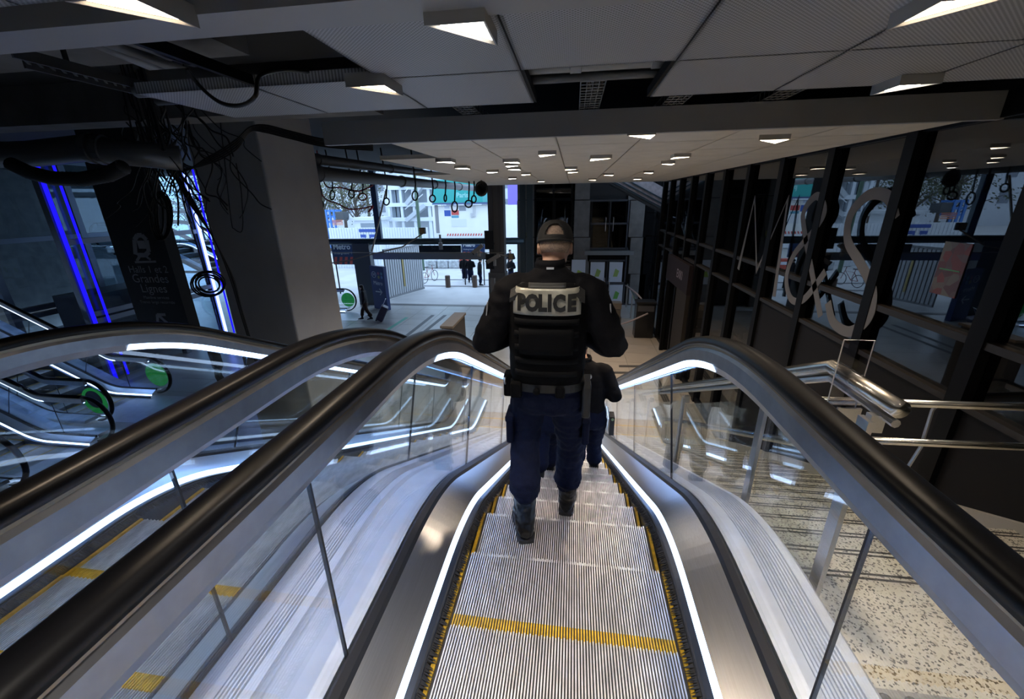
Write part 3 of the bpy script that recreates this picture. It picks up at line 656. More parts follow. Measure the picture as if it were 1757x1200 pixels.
# hall post with boxes, screens, cameras
xp = py(855, 480, 18.7).x
hp = struct(MB().box(xp-.34, xp+.34, 18.5, 19.1, FZ, 3.2).build('column_hall', P('hall_post', (.13, .12, .115), .6)), 'dark steel post in the street opening')
for k in (-1, 1): MB().box(xp+k*.16-.05, xp+k*.16+.05, 18.46, 18.5, FZ+2.4, 3.2).build('flange', P('hall_post2', (.10, .095, .09), .6), hp)
MB().box(xp-.40, xp+.38, 18.42, 19.12, FZ, FZ+1.75).build('post_casing', P('casing_beige', (.17, .155, .14), .7), hp)
cx_ = py(846, 495, 18.3).x
tag(bev(MB().box(cx_-.1, cx_+.1, 18.2, 18.4, FZ, FZ+1.55).build('service_cabinet', P('cabinet_beige', (.30, .27, .24), .7)), .02), 'slim beige cabinet standing against the dark hall post', 'cabinet')
for (u0, v0, u1, v1, lb) in ((832, 396, 846, 428, 'upper black screen back mounted on the hall post'), (834, 436, 847, 462, 'lower black screen back mounted on the hall post')):
    a, b = py(u0, v1, 18.25), py(u1, v0, 18.25); e = empty('display_screen', (a.x, 18.25, a.z)); tag(e, lb, 'screen')
    MB().box(0, b.x-a.x, 0, .12, 0, b.z-a.z).build('screen_case', BLACK, e); MB().box(b.x-a.x-.1, b.x-a.x+.02, .12, .148, .2, .28).build('bracket', BLACK, e)
def cctv(u0, v0, u1, v1, label, y):
    a, b = py(u0, v0, y), py(u1, v1, y); e = empty('security_camera', a); tag(e, label, 'camera'); d = b-a
    MB().beam((0, 0, 0), d, .16, .16).build('camera_housing', P('cctv_beige', (.38, .34, .29), .5), e)
    MB().tube([d*.6+Vector((0, 0, -.08)), d*.6+Vector((0, 0, -.34))], .07, 10).build('camera_mount', MATS['cctv_beige'], e)
    MB().beam(-d*.06, d*.02, .18, .18).build('camera_hood', P('cctv_dark', (.04, .04, .04), .5), e)
cctv(836, 450, 857, 438, 'beige security camera on the hall post', 18.1)
cctv(812, 434, 828, 421, 'beige security camera before the blue metro sign', 18.0)
def flood(u, v, y, label):
    a = py(u, v, y); e = empty('flood_lamp', a); tag(e, label, 'lamp'); MB().box(-.1, .1, -.08, .08, -.11, .11).build('lamp_case', P('flood_dark', (.05, .045, .04), .5), e)
    MB().box(-.08, .08, -.1, -.08, -.09, .09).build('lamp_visor', P('flood_tan', (.30, .22, .12), .5), e); return e
e = flood(725, 396, 15, 'dark flood lamp at the tip of a long curved arm'); o = e.location.copy()
MB().tube([Vector((0, 0, -.1)), py(712, 410, 15)-o, py(690, 424, 15)-o, py(640, 436, 15)-o, py(600, 447, 15)-o, py(566, 452, 15)-o], .025, 6).build('lamp_arm', P('arm_tan', (.34, .30, .24), .5), e)
e = flood(877, 440, 17, 'flood lamp on a bracket reaching past the hall post'); MB().tube([(-.1, 0, 0), (py(852, 436, 17)-e.location)], .03, 6).build('lamp_arm', MATS['arm_tan'], e)
p = py(756, 420, YF-.3); tag(MB().tube([p+Vector((0, 0, .45)), p+Vector((0, 0, .1)), p+Vector((0, 0, .09)), p-Vector((0, 0, .22))], [.05, .05, .1, .1], 10).build('speaker_lamp', P('pale_case', (.42, .42, .42), .5)), 'pale cylinder lamp hanging below the tube beam', 'lamp')
tag(MB().beam(py(663, 325, 16), py(638, 432, 16), .05, .05).build('timber_pole', P('timber_pale', (.50, .44, .34), .7)), 'pale timber pole leaning beside the facade post', 'pole')
tag(MB().beam(py(566, 434, 17), py(868, 434, 17), .03, .03).build('cable_conduit', P('conduit_tan', (.25, .22, .17), .6)), 'thin tan conduit strung across the street opening', 'conduit')
# ------------------------------------------------------------------ metro totem, gate, dark sign, bike
BLUE = P('metro_blue', (.018, .040, .16), .4, emit=(.02, .05, .3), estr=.0)
NEARW = P('sign_white', (.72, .76, .82), .5)
a, b = pz(643, 529, FZ), pz(666, 533, FZ); w_ = (b-a).length; ang = math.atan2(b.y-a.y, b.x-a.x)
mt = empty('metro_totem', a, ang); tag(mt, 'blue Métro totem with arrow beside the woman with the suitcase', 'sign')
MB().box(0, w_, 0, .18, 0, 2.05).build('totem_body', BLUE, mt)
text('sign_text', 'Métro', .26, NEARW, mt, lambda x, y, z: Vector((w_*.5+x, -.004, 1.18+y)), sx=.95)
MB().tube([(w_*.27+.14*math.cos(t*.4), -.004, 1.65+.14*math.sin(t*.4)) for t in range(16)], .012, 5, closed=True).build('pictogram', NEARW, mt)
text('sign_text', 'M', .2, NEARW, mt, lambda x, y, z: Vector((w_*.27+x, -.004, 1.58+y)))
for i, c_ in enumerate(((.35, .12, .2), (.1, .3, .4), (.3, .3, .1), (.12, .25, .5))): MB().tube([(w_*(.6+.22*(i % 2)), -.002, 1.72-.17*(i//2)), (w_*(.6+.22*(i % 2)), -.006, 1.72-.17*(i//2))], .07, 14).build('line_disc', P('line%d' % i, c_, .5), mt)
MB().beam((w_*.25, -.004, .85), (w_*.72, -.004, .85), .05, .006, up=Vector((0, 1, 0))).beam((w_*.55, -.004, 1.0), (w_*.73, -.004, .84), .05, .006, up=Vector((0, 1, 0))).beam((w_*.55, -.004, .70), (w_*.73, -.004, .86), .05, .006, up=Vector((0, 1, 0))).build('arrow', NEARW, mt)
a, b = pz(667, 515, FZ), pz(728, 497, FZ); L_ = (b-a).length; gt = empty('corrugated_gate', a, math.atan2(b.y-a.y, b.x-a.x)); tag(gt, 'open grey corrugated steel gate at the street threshold', 'gate')
MB().box(0, L_, 0, .04, .1, 2.55).build('gate_leaf', P('gate_back', (.20, .21, .22), .5, .4), gt)
n = 17; slat = None
for k in range(n):
    x = L_*(k+.5)/n
    if slat is None: slat = bev(MB().box(-L_/n*.40, L_/n*.40, -.04, 0, .15, 2.5).build('gate_slat', P('gate_slat', (.46, .48, .50), .5, .3), gt), .012); slat.location = (x, 0, 0)
    else: cp(slat, gt, (x, 0, 0))
MB().box(0, L_, -.05, .05, 2.5, 2.6).box(0, L_, -.05, .05, .05, .15).build('gate_frame', P('gate_frame', (.25, .26, .27), .5, .5), gt)
MB().box(L_*.42, L_*.45, -.07, -.04, .5, 2.1).build('gate_bolt', P('brass', (.45, .36, .15), .4, .7), gt)
a, b = py(722, 433, YF), py(792, 417, YF); hs = empty('overhead_sign', (a.x, YF-.2, a.z)); tag(hs, 'dark overhead exit sign hanging below the tube beam', 'sign')
MB().box(0, b.x-a.x, 0, .12, 0, b.z-a.z-.1).build('sign_body', P('sign_dark', (.010, .014, .022), .4), hs)
text('sign_text', 'Sortie', .2, P('sign_dim', (.09, .11, .13), .5), hs, lambda x, y, z: Vector((.85+x, -.004, .15+y))); text('sign_text', 'Métro', .2, P('sign_green', (.07, .11, .05), .5), hs, lambda x, y, z: Vector((1.85+x, -.004, .15+y)))
def stripes(mb, x0, x1, z0, z1, n, y=-.006):
    for k in range(n):
        q = x0+(x1-x0)*k/n; ww = (x1-x0)/n*.5; mb.add([(q, y, z0), (q+ww, y, z0), (q+ww*1.6, y, z1), (q+ww*.6, y, z1)], [(0, 1, 2, 3)])
    return mb
def metrosign(u0, v0, u1, v1, y, label):
    a, b = py(u0, v1, y), py(u1, v0, y); e = empty('metro_sign', (a.x, y, a.z)); tag(e, label, 'sign'); W, H = b.x-a.x, b.z-a.z
    MB().box(0, W, 0, .08, 0, H).build('sign_body', P('metro_navy', (.020, .045, .13), .5), e)
    text('sign_text', 'Metro', H*.32, NEARW, e, lambda x, y_, z: Vector((W*.06+x, -.006, H*.66+y_)), align='LEFT', bold=.01)
    text('sign_text', 'Underground · Metro', H*.13, NEARW, e, lambda x, y_, z: Vector((W*.06+x, -.006, H*.45+y_)), align='LEFT')
    stripes(MB(), .02, W*.92, .01, H*.33, 5).build('warning_stripes', P('stripe_red', (.52, .08, .07), .6), e)
    MB().box(0, W, -.004, 0, 0, H*.34).build('stripe_ground', P('stripe_navy', (.03, .045, .10), .6), e)
    for q in (.1, W-.1): MB().box(q-.03, q+.03, .02, .06, FZ-a.z, 0).build('sign_post', DARKF, e)
metrosign(573, 414, 617, 454, 21.5, 'blue Metro sign with red stripes near the hall escalator')
metrosign(793, 414, 831, 441, 24.5, 'blue Metro sign with red stripes behind the standing policemen')
def bike():
    p = pz(738, 484, FZ); e = empty('bicycle', p, R(70)); tag(e, 'parked bicycle beside the end of the corrugated gate', 'bicycle'); G = P('bike_dark', (.05, .05, .06), .4)
    for x in (-.5, .5): 
        MB().tube([(x+.33*math.cos(t*.35), 0, .34+.33*math.sin(t*.35)) for t in range(18)], .02, 6, closed=True).build('wheel', G, e)
    MB().tube([(-.5, 0, .34), (-.1, 0, .34), (.32, 0, .8), (-.2, 0, .78), (-.1, 0, .34)], .018, 6).tube([(.5, 0, .34), (.34, 0, .82), (.3, 0, 1.02)], .018, 6).tube([(-.5, 0, .34), (-.2, 0, .78), (-.24, 0, .95)], .018, 6).build('bike_frame', P('bike_red', (.25, .04, .04), .4), e)
    MB().box(-.36, -.12, -.06, .06, .94, .99).build('saddle', G, e); MB().tube([(.28, -.25, 1.04), (.3, 0, 1.03), (.28, .25, 1.04)], .015, 6).build('handlebar', G, e)
bike()
# ------------------------------------------------------------------ back wall with doors
bw = struct(empty('wall_back'), 'concrete back wall of the lower hall')
YB2 = 20.0
def bx(u0, u1, v0, v1, name, mat, par=bw, y=YB2, d=.3, z0=None, z1=None):
    a, b = py(u0, v1, y), py(u1, v0, y); return MB().box(a.x, b.x, y, y+d, a.z if z0 is None else z0, b.z if z1 is None else z1).build(name, mat, par)
for u0, u1 in ((888, 918), (983, 1013), (1078, 1108)):
    for v0, v1 in ((312, 343), (344, 407), (408, 470), (471, 522)):
        bx(u0, u1, v0, v1, 'concrete_panel', CONC, z0=FZ if v1 == 522 else None, z1=3.2 if v0 == 312 else None)
struct(MB().box(-2.6, 9, YB2+.32, YB2+.6, FZ, 3.2).build('wall_back_core', P('dark_core', (.03, .032, .036), .6)))
SG = GL('dark_pane_glass', (.25, .28, .32), 1.5)
# left dark window
for u in (918, 950, 982): bx(u-1.5, u+1.5, 312, 520, 'window_mullion', DARKF, d=.12, z0=FZ, z1=3.2)
for v in (342, 440): bx(919, 982, v-1.5, v+1.5, 'window_rail', DARKF, d=.12)
for a, b in ((920, 948), (952, 980)):
    for c, d_ in ((314, 340), (345, 438), (443, 518)): bx(a, b, c, d_, 'window_pane', SG, d=.02)
wi = MB(); 
for k in range(7): p = py(922+8*k, 336-3.2*k, 20.2); wi.box(p.x-.15, p.x+.2, 20.18, 20.3, p.z-.14, p.z)
wi.build('stair_flight', P('stair_grey', (.14, .14, .15), .7), bw)
# upper glazed doors, ledge, lower doors
d2 = struct(empty('door_2'), 'dark glazed doors above the ledge in the back wall')
for u in (1014, 1046, 1077): bx(u-2, u+2, 343, 428, 'door_stile', P('blue_grey_frame', (.06, .065, .08), .5), d2, d=.15)
for v in (344, 384, 427): bx(1013, 1078, v-1.8, v+1.8, 'door_rail', MATS['blue_grey_frame'], d2, d=.14)
for a, b in ((1016, 1044), (1048, 1075)):
    for c, d_ in ((346, 382), (386, 425)): bx(a, b, c, d_, 'door_pane', SG, d2, d=.02)
for u in (1039, 1052): p = py(u, 385, YB2-.08); MB().tube([p+Vector((0, 0, -.3)), p+Vector((0, -.06, -.28)), p+Vector((0, -.06, .28)), p+Vector((0, 0, .3))], .02, 6).build('door_handle', STEEL, d2)
bx(1003, 1088, 431, 438, 'window_ledge', P('ledge_grey', (.22, .23, .24), .7), y=19.75, d=.35)
d3 = struct(empty('door_3'), 'white double doors with food pictures in the back wall')
for u in (1009, 1041, 1072): bx(u-2, u+2, 440, 523, 'door_stile', MATS['blue_grey_frame'], d3, d=.15, z0=FZ)
for v in (447, 486, 523): bx(1008, 1073, v-1.6, v+1.6, 'door_rail', MATS['blue_grey_frame'], d3, d=.14)
bx(1008, 1073, 438, 446, 'door_head', DARKF, d3, d=.14)
POST = P('poster_white', (.62, .68, .78), .5)
for i, (u0, u1, v0, v1) in enumerate(((1012, 1038, 450, 484), (1044, 1069, 450, 484), (1012, 1038, 489, 521), (1044, 1069, 489, 521), (980, 1005, 446, 486))):
    yp = YB2-.01 if i < 4 else YB2-.12; q = bx(u0, u1, v0, v1, 'poster_panel', POST, d3 if i < 4 else bw, y=yp, d=.03)
    um, vm = (u0+u1)/2, (v0+v1)/2
    c_ = [(.30, .42, .12), (.35, .5, .15), (.4, .4, .4), (.16, .45, .10), (.38, .55, .10)][i]
    yp -= .008; a = py(um-5, vm+8, yp); b = py(um+6, vm-2+(3 if i == 4 else 0), yp)
    MB().add([(a.x, yp, a.z), (b.x-.08, yp, a.z), (b.x, yp, b.z), (a.x+.1, yp, b.z+.1)], [(0, 1, 2, 3)]).build('poster_print', P('print%d' % i, c_, .6), q)
for u in (1037, 1045): p = py(u, 488, YB2-.08); MB().tube([p+Vector((0, 0, -.3)), p+Vector((0, -.06, -.28)), p+Vector((0, -.06, .28)), p+Vector((0, 0, .3))], .018, 6).build('door_handle', STEEL, d3)
# right glazed bay beyond the concrete
for u in (1110, 1136): bx(u-2, u+2, 312, 520, 'window_mullion', DARKF, d=.15, z0=FZ, z1=3.2)
for v in (365, 405, 450, 490): bx(1108, 1145, v-.8, v+.8, 'window_rail', DARKF, d=.1)
bx(1112, 1134, 320, 518, 'window_pane', SG, d=.02)
bx(1102, 1145, 519, 523.5, 'plinth', P('plinth_white', (.5, .5, .5), .6), y=19.6, d=.3, z0=FZ)
# wall closing to the right of the back wall, and the facade's upper wall
struct(MB().box(4.6, 9, 19.9, 20.3, FZ, 3.2).build('wall_back_end', CONC))
# small things at the back
p = py(907, 404, 19.8); tag(MB().box(p.x-.1, p.x+.1, 19.85, 19.99, p.z-.12, p.z+.12).build('wall_box', P('yellow_sign', (.28, .26, .08), .6)), 'small yellow sign on the concrete pier by the post', 'sign')
p = pz(1102, 577, FZ); bn = empty('ticket_cabinet', p); tag(bn, 'tall black cabinet standing before the glass railing', 'cabinet')
bev(MB().box(-.33, .33, -.25, .25, 0, 1.28).build('cabinet_body', P('gloss_black', (.012, .012, .014), .25), bn), .02); MB().box(-.35, .35, -.27, .27, 1.28, 1.34).build('cabinet_top', BLACK, bn); MB().box(-.28, .28, -.256, -.25, 1.0, 1.2).build('cabinet_panel', P('panel_grey', (.06, .06, .07), .4), bn)
gr = empty('glass_railing', pz(1090, 560, FZ)); tag(gr, 'low glass railing leading to the doors with food pictures', 'railing'); o = gr.location.copy()
a, b = pz(1092, 570, FZ)-o, pz(1074, 527, FZ)-o
MB().beam(a+Vector((0, 0, .55)), b+Vector((0, 0, .55)), .02, 1.0).build('railing_pane', GLASS, gr); MB().beam(a+Vector((0, 0, 1.08)), b+Vector((0, 0, 1.08)), .05, .05).build('top_rail', STEEL, gr)
for t in (0, .5, 1): q = a.lerp(b, t); MB().box(q.x-.03, q.x+.03, q.y-.03, q.y+.03, 0, 1.06).build('railing_post', STEEL, gr)
cable([py(1074, 490, 18.5), py(1090, 502, 16), py(1101, 513, 15.2)], .03, 'upper striped barrier tape running to the black cabinet', None, 'barrier_tape').data.materials[0] = P('tape_pale', (.35, .28, .27), .6)
cable([py(1060, 558, 15.3), py(1080, 552, 14.7), py(1112, 538, 14.6)], .03, 'lower striped barrier tape wrapped round the black cabinet', None, 'barrier_tape').data.materials[0] = MATS['tape_pale']
cd_ = empty('cardboard_display', pz(1050, 565, FZ)); tag(cd_, 'stacked dark boxes on the floor before the double doors', 'box stack')
for k, (w2, h0, h1) in enumerate(((.3, 0, .55), (.26, .55, .85), (.28, .85, 1.1))): MB().box(-w2, w2, -.2, .2, h0, h1-.02).build('stacked_box', P('box_%d' % k, (.06+.05*k, .055+.04*k, .05+.03*k), .7), cd_)
# parapet block near the foot of the escalators
a = py(745, 586, 9.6); b = py(775, 560, 9.6); pb_ = empty('parapet_block', (b.x-.25, 9.6, FZ)); tag(pb_, 'low parapet with sloped brown cap beside the escalator foot', 'parapet')
MB().box(-.02, .25, 0, 1.3, 0, b.z-FZ-.06).build('parapet_body', P('parapet_dark', (.045, .04, .036), .6), pb_); MB().box(-.05, .28, -.02, 1.35, b.z-FZ-.06, b.z-FZ).build('parapet_cap', P('parapet_cap', (.22, .18, .14), .5, .3), pb_)
# crossing escalator soffit at the back right
A, B = py(1030, 300, 17.9), py(1170, 376, 17.9)
dg_ = empty('crossing_escalator', A); tag(dg_, 'escalator flank crossing high above the doors with shiny metal cladding', 'escalator'); d = B-A
MB().beam(Vector((0, 0, .35)), d+Vector((0, 0, .35)), .9, .62).build('cladding', P('flank_steel', (.62, .56, .58), .4, .3, noise_amt=.3, noise_scale=6), dg_)
for k in (-.05, .12, .28): MB().beam(Vector((0, -.46, k)), d+Vector((0, -.46, k)), .05, .05).build('flank_rail', TEAL, dg_)
MB().beam(Vector((0, 0, -.12)), d+Vector((0, 0, -.12)), .92, .08).build('soffit_edge', P('soffit_dark', (.06, .07, .08), .5, .4), dg_)
# ------------------------------------------------------------------ street outside
PAVE = P('street_paving', (.52, .52, .52), .8, noise_amt=.15, noise_scale=.8)
struct(MB().box(-60, 30, YF, 90, FZ-.3, FZ-.005).build('ground', PAVE))
KERB = P('kerb_dark', (.22, .22, .23), .8)
for v in (480.5, 491.5): p = pz(800, v, FZ); struct(MB().box(-12, 3, p.y-.12, p.y+.12, FZ-.1, FZ+.02).build('trim_kerb', KERB))
BOL = None
for u in (769, 815):
    p = pz(u, 493, FZ); e = empty('bollard', p); tag(e, 'short brown round bollard on the street paving', 'bollard', 'street bollards')
    MB().tube([(0, 0, 0), (0, 0, .68), (0, 0, .70)], [.15, .15, .13], 16).build('bollard_post', P('bollard_brown', (.11, .07, .05), .7), e); MB().tube([(0, 0, .60), (0, 0, .63)], .155, 16).build('bollard_band', P('band_dark', (.05, .04, .035), .6), e)
for i, u in enumerate((742, 762, 781)):
    p = pz(u, 459.5, FZ); tag(bev(MB().box(-.42, .42, -.4, .4, 0, .62).build('wrapped_block', P('film_white', (.55, .58, .6), .3, noise_amt=.4, noise_scale=5, bump=.4, bump_scale=8)), .08, 2), 'film wrapped pale block in the row behind the policemen', 'block', 'film wrapped blocks').location = p
p = pz(799, 460, FZ); e = empty('plastic_barrier', p); tag(e, 'red plastic road barrier at the end of the pale blocks', 'barrier')
bev(MB().box(-.4, .4, -.2, .2, 0, .75).build('barrier_body', P('red_plastic', (.50, .09, .06), .5), e), .05); MB().box(-.25, .25, -.21, -.2, .35, .55).build('barrier_panel', NEARW, e)
CORR = P('corrugated_white', (.72, .75, .78), .5)
def hoard(u0, u1, vt, y, label, step=.22, fence=True):
    a, b = py(u0, vt, y), py(u1, vt, y); e = empty('hoarding', (a.x, y, FZ)); tag(e, label, 'hoarding'); W, H = b.x-a.x, a.z-FZ
    MB().box(0, W, .02, .08, 0, H).build('hoarding_sheet', CORR, e)
    n = int(W/step); rib = None
    for k in range(n):
        if rib is None: rib = MB().box(-step*.3, step*.3, -.02, .02, 0, H).build('hoarding_rib', CORR, e); rib.location = (step*(k+.5), 0, 0)
        else: cp(rib, e, (step*(k+.5), 0, 0))
    return e, W, H
NAVS = P('sign_navy', (.04, .09, .35), .5); STR = P('stripe_red', (.52, .08, .07), .6)
e, W, H = hoard(563, 648, 391.5, 31, 'white corrugated hoarding with blue notices and a striped band')
stripes(MB(), .1, W*.55, H-1.05, H-.9, 12, -.03).build('warning_stripes', STR, e)
q = MB().box(W*.62, W*.98, -.04, -.02, H-.32, H-.1).build('notice', NAVS, e)
for a_, b_, t in ((.64, .75, 'NOUS'), (.82, .96, 'CBI')):
    MB().box(W*a_, W*b_, -.04, -.02, H-1.0, H-.5).build('notice', NAVS, e); text('notice_text', t, .26, NEARW, e, lambda x, y, z: Vector((W*(a_+b_)/2+x, -.045, H-.9+y)), bold=.01)
e, W, H = hoard(655, 733, 391, 33, 'plain white corrugated hoarding behind the curved lamp arm')
MB().box(W*.55, W*.62, -.04, -.02, .4, H*.5).build('notice', P('notice_grey', (.5, .52, .55), .6), e)
# site cabin with posters, green container on top
a, b = py(745, 405, 34), py(912, 351, 34)
cb = empty('site_cabin', (a.x, 34, FZ)); tag(cb, 'white site cabin wall covered with notices below the green container', 'cabin'); W, H = b.x-a.x, b.z-FZ
MB().box(0, W, 0, 2.4, 0, H).build('cabin_wall', P('cabin_white', (.80, .80, .76), .6, noise_amt=.06, noise_scale=1), cb)
def oncabin(u0, u1, v0, v1, name, mat, d=.03):
    A, B = py(u0, v1, 34), py(u1, v0, 34); return MB().box(A.x-a.x, B.x-a.x, -d, 0, A.z-FZ, B.z-FZ).build(name, mat, cb)
oncabin(763, 773, 361, 371, 'notice', NAVS); oncabin(775, 787, 361, 369, 'notice', STR); oncabin(775, 787, 370, 374, 'notice', P('notice_teal', (.1, .3, .4), .6)); oncabin(788, 799, 353, 362, 'notice', P('notice_grey2', (.28, .30, .33), .6))
oncabin(775, 800, 376, 389, 'notice', P('notice_pale', (.66, .68, .70), .6)); oncabin(763, 771, 353, 358, 'notice', P('notice_pale2', (.5, .55, .65), .6))
oncabin(749, 751, 352, 400, 'cabin_joint', KERB); oncabin(812, 815, 352, 372, 'drain_pipe', P('pipe_pale', (.5, .5, .5), .5), .1); oncabin(808, 812, 366, 373, 'meter_box', P('pipe_pale', (.5, .5, .5), .5), .1)
A, B = py(767, 405, 33.8), py(829, 402.5, 33.8); stripes(MB(), 0, B.x-A.x, 0, .18, 14, 0).build('warning_stripes', STR, cb).location = (A.x-a.x, -.25, A.z-FZ)
MB().box(A.x-a.x-1, B.x-a.x+1, -.2, -.1, A.z-FZ-1.0, A.z-FZ-.02).build('low_fence', CORR, cb)
a2, b2 = py(745, 350, 34), py(876, 306, 34)
gc = empty('green_container', (a2.x, 33.7, a2.z)); tag(gc, 'turquoise container panel with white lettering above the site cabin', 'container'); W2, H2 = py(829, 330, 34).x-a2.x, b2.z-a2.z
MB().box(0, W2, 0, 2.2, .05, H2).build('container_wall', P('turquoise', (.03, .33, .30), .5), gc); MB().box(-.05, W2+1.5, -.08, 2.3, -.06, .06).build('container_sill', P('sill_navy', (.06, .09, .2), .6), gc)
text('container_text', 'Paris', .5, P('pale_teal', (.25, .55, .52), .5), gc, lambda x, y, z: Vector((W2*.60+x, -.01, .45+y)), bold=.015)
pu = py(893, 330, 34); tag(MB().box(pu.x-1.0, pu.x+.9, 34.0, 34.2, b.z, py(893, 300, 34).z).build('purple_panel', P('purple', (.22, .16, .55), .5)), 'purple panel above the white cabin wall behind the hall post', 'panel')
# scaffold stair tower
tw = empty('stair_tower', (py(665, 405, 40).x, 40, FZ)); tag(tw, 'white steel stair tower on the building site', 'stairs'); o = tw.location.copy(); WS = P('tower_white', (.62, .66, .70), .5)
for u in (668, 690, 711, 737): x = py(u, 360, 40).x-o.x; MB().box(x-.12, x+.12, -.1, .1, 0, 9).build('tower_post', WS, tw)
for v in (322, 351, 376): A, B = py(664, v, 40)-o, py(745, v, 40)-o; MB().box(A.x, B.x, -.2, 2.2, A.z-.22, A.z+.12).build('landing', WS, tw)
for (u0, v0, u1, v1) in ((700, 350, 727, 316), (700, 378, 730, 353), (688, 320, 705, 304)):
    A, B = py(u0, v0, 40)-o, py(u1, v1, 40)-o; MB().beam(A+Vector((0, -.1, 0)), B+Vector((0, -.1, 0)), .9, .35).build('stair_flight', P('flight_grey', (.42, .45, .48), .5), tw)
    MB().beam(A+Vector((0, -.5, 1)), B+Vector((0, -.5, 1)), .06, .06).build('stair_rail', WS, tw)
for v0, v1 in ((352, 374), (325, 349)):
    for k in range(3): u = 669+7*k; A, B = py(u, v1, 40)-o, py(u+6, v0, 40)-o; MB().box(A.x, B.x, .6, .7, A.z, B.z).build('cabin_window', P('tower_glass', (.22, .26, .30), .3), tw)
MB().box(0, py(745, 330, 40).x-o.x, 2.2, 2.4, 0, 9).build('rear_wall', P('tower_back', (.50, .54, .58), .6), tw)
# green pole, low sheds
p = pz(719, 455, FZ); g_p = py(720, 392, 30); tag(MB().tube([(g_p.x, 30, FZ), (g_p.x-.05, 30, 6)], [.13, .11], 10).build('street_pole', P('pole_green', (.07, .12, .08), .5)), 'dark green street pole in front of the stair tower', 'pole')
sh = empty('site_shed', (py(609, 391, 37).x, 37, FZ)); tag(sh, 'low white site shed with flat roof behind the striped hoarding', 'shed'); o = sh.location.copy()
A, B = py(609, 391, 37)-o, py(648, 378, 37)-o; MB().box(A.x, B.x, 0, 2, 0, B.z).build('shed_wall', CORR, sh); MB().box(A.x-.3, B.x+.3, -.3, 2.3, B.z, B.z+.25).build('shed_roof', P('roof_pale', (.6, .63, .66), .5), sh); MB().box(.6, B.x-.2, -.03, 0, B.z-.7, B.z-.25).build('shed_window', P('tower_glass', (.22, .26, .30), .3), sh)
sl = empty('scissor_lift', (py(566, 391, 36).x, 36, FZ)); tag(sl, 'blue scissor lift and orange barriers behind the hoarding', 'lift'); o = sl.location.copy(); SB = P('lift_blue', (.05, .18, .5), .5)
for v in (362, 372, 381): A, B = py(561, v, 36)-o, py(576, v, 36)-o; MB().box(A.x, B.x, 0, 1, A.z-.08, A.z+.08).build('lift_deck', SB, sl)
for u in (562, 568, 575): x = py(u, 380, 36).x-o.x; MB().box(x-.08, x+.08, -.05, .05, 1, py(u, 360, 36).z-FZ).build('lift_post', SB, sl)
A, B = py(577, 378, 36)-o, py(588, 364, 36)-o; MB().box(A.x, B.x, 0, 1, A.z, B.z).build('engine_box', P('engine_dark', (.05, .055, .06), .5), sl)
A, B = py(575, 386, 36)-o, py(592, 380, 36)-o
for k in range(4): MB().box(A.x, B.x, -.4, -.36, A.z+k*.12, A.z+k*.12+.06).build('barrier_bar', P('orange', (.55, .16, .04), .5), sl)
# trees behind the hoarding
LEAF = P('leaf_dull', (.055, .075, .035), .8, color2=(.11, .11, .06), noise_scale=3); BARK = P('bark', (.07, .055, .045), .9)
def tree(x, y, h, seed, label):
    rnd = random.Random(seed); e = empty('street_tree', (x, y, FZ)); tag(e, label, 'tree', 'trees behind the hoarding')
    tb = MB(); tb.tube([(0, 0, 0), (.1, 0, h*.4), (0, .1, h*.8)], [.22, .17, .06], 8)
    lf = MB()
    for k in range(16):
        a = rnd.uniform(0, 6.28); r_ = rnd.uniform(.8, 2.6); z0 = h*rnd.uniform(.3, .7); tip = Vector((r_*math.cos(a), r_*math.sin(a), z0+rnd.uniform(.6, 2.2))); tb.tube([(0, 0, z0), tip*.5+Vector((0, 0, z0*.5+.2)), tip], [.07, .045, .02], 5)
        for q in range(70):
            c = tip+Vector((rnd.gauss(0, .6), rnd.gauss(0, .6), rnd.gauss(0, .6))); s_ = rnd.uniform(.07, .16); n = Vector((rnd.gauss(0, 1), rnd.gauss(0, 1), rnd.gauss(0, 1))).normalized(); t = n.orthogonal().normalized(); b_ = n.cross(t)
            lf.add([c-t*s_, c+b_*s_*.5, c+t*s_, c-b_*s_*.5], [(0, 1, 2, 3)])
    tb.build('trunk', BARK, e); tag(lf.build('foliage', LEAF, e), kind='stuff')
for i, (u, y, h) in enumerate(((558, 42, 9.0), (592, 48, 10.5), (612, 42, 9), (634, 54, 12.5), (545, 60, 13.5))): tree(py(u, 380, y).x, y, h, i+3, 'bushy dull green tree behind the striped hoarding')
for i, (u, y, h) in enumerate(((330, 40, 9), (370, 36, 8))): tree(py(u, 400, y).x, y, h, i+30, 'bushy tree on the street seen past the lift shaft')
# far buildings closing the street
fb = empty('apartment_block', (-30, 75, FZ)); tag(fb, 'pale apartment block far across the street', 'building')
MB().box(-45, 60, 0, 4, 0, 20).build('building_wall', P('far_pale', (.50, .53, .57), .8, noise_amt=.1, noise_scale=.3), fb)
wn = None
for i in range(26):
    for j in range(4):
        l = (-30+3.2*i, 0, 3.2+3.6*j)
        if wn is None: wn = MB().box(-.7, .7, -.06, .02, 0, 1.9).build('window', P('far_glass', (.16, .18, .22), .3), fb); wn.location = l
        else: cp(wn, fb, l)
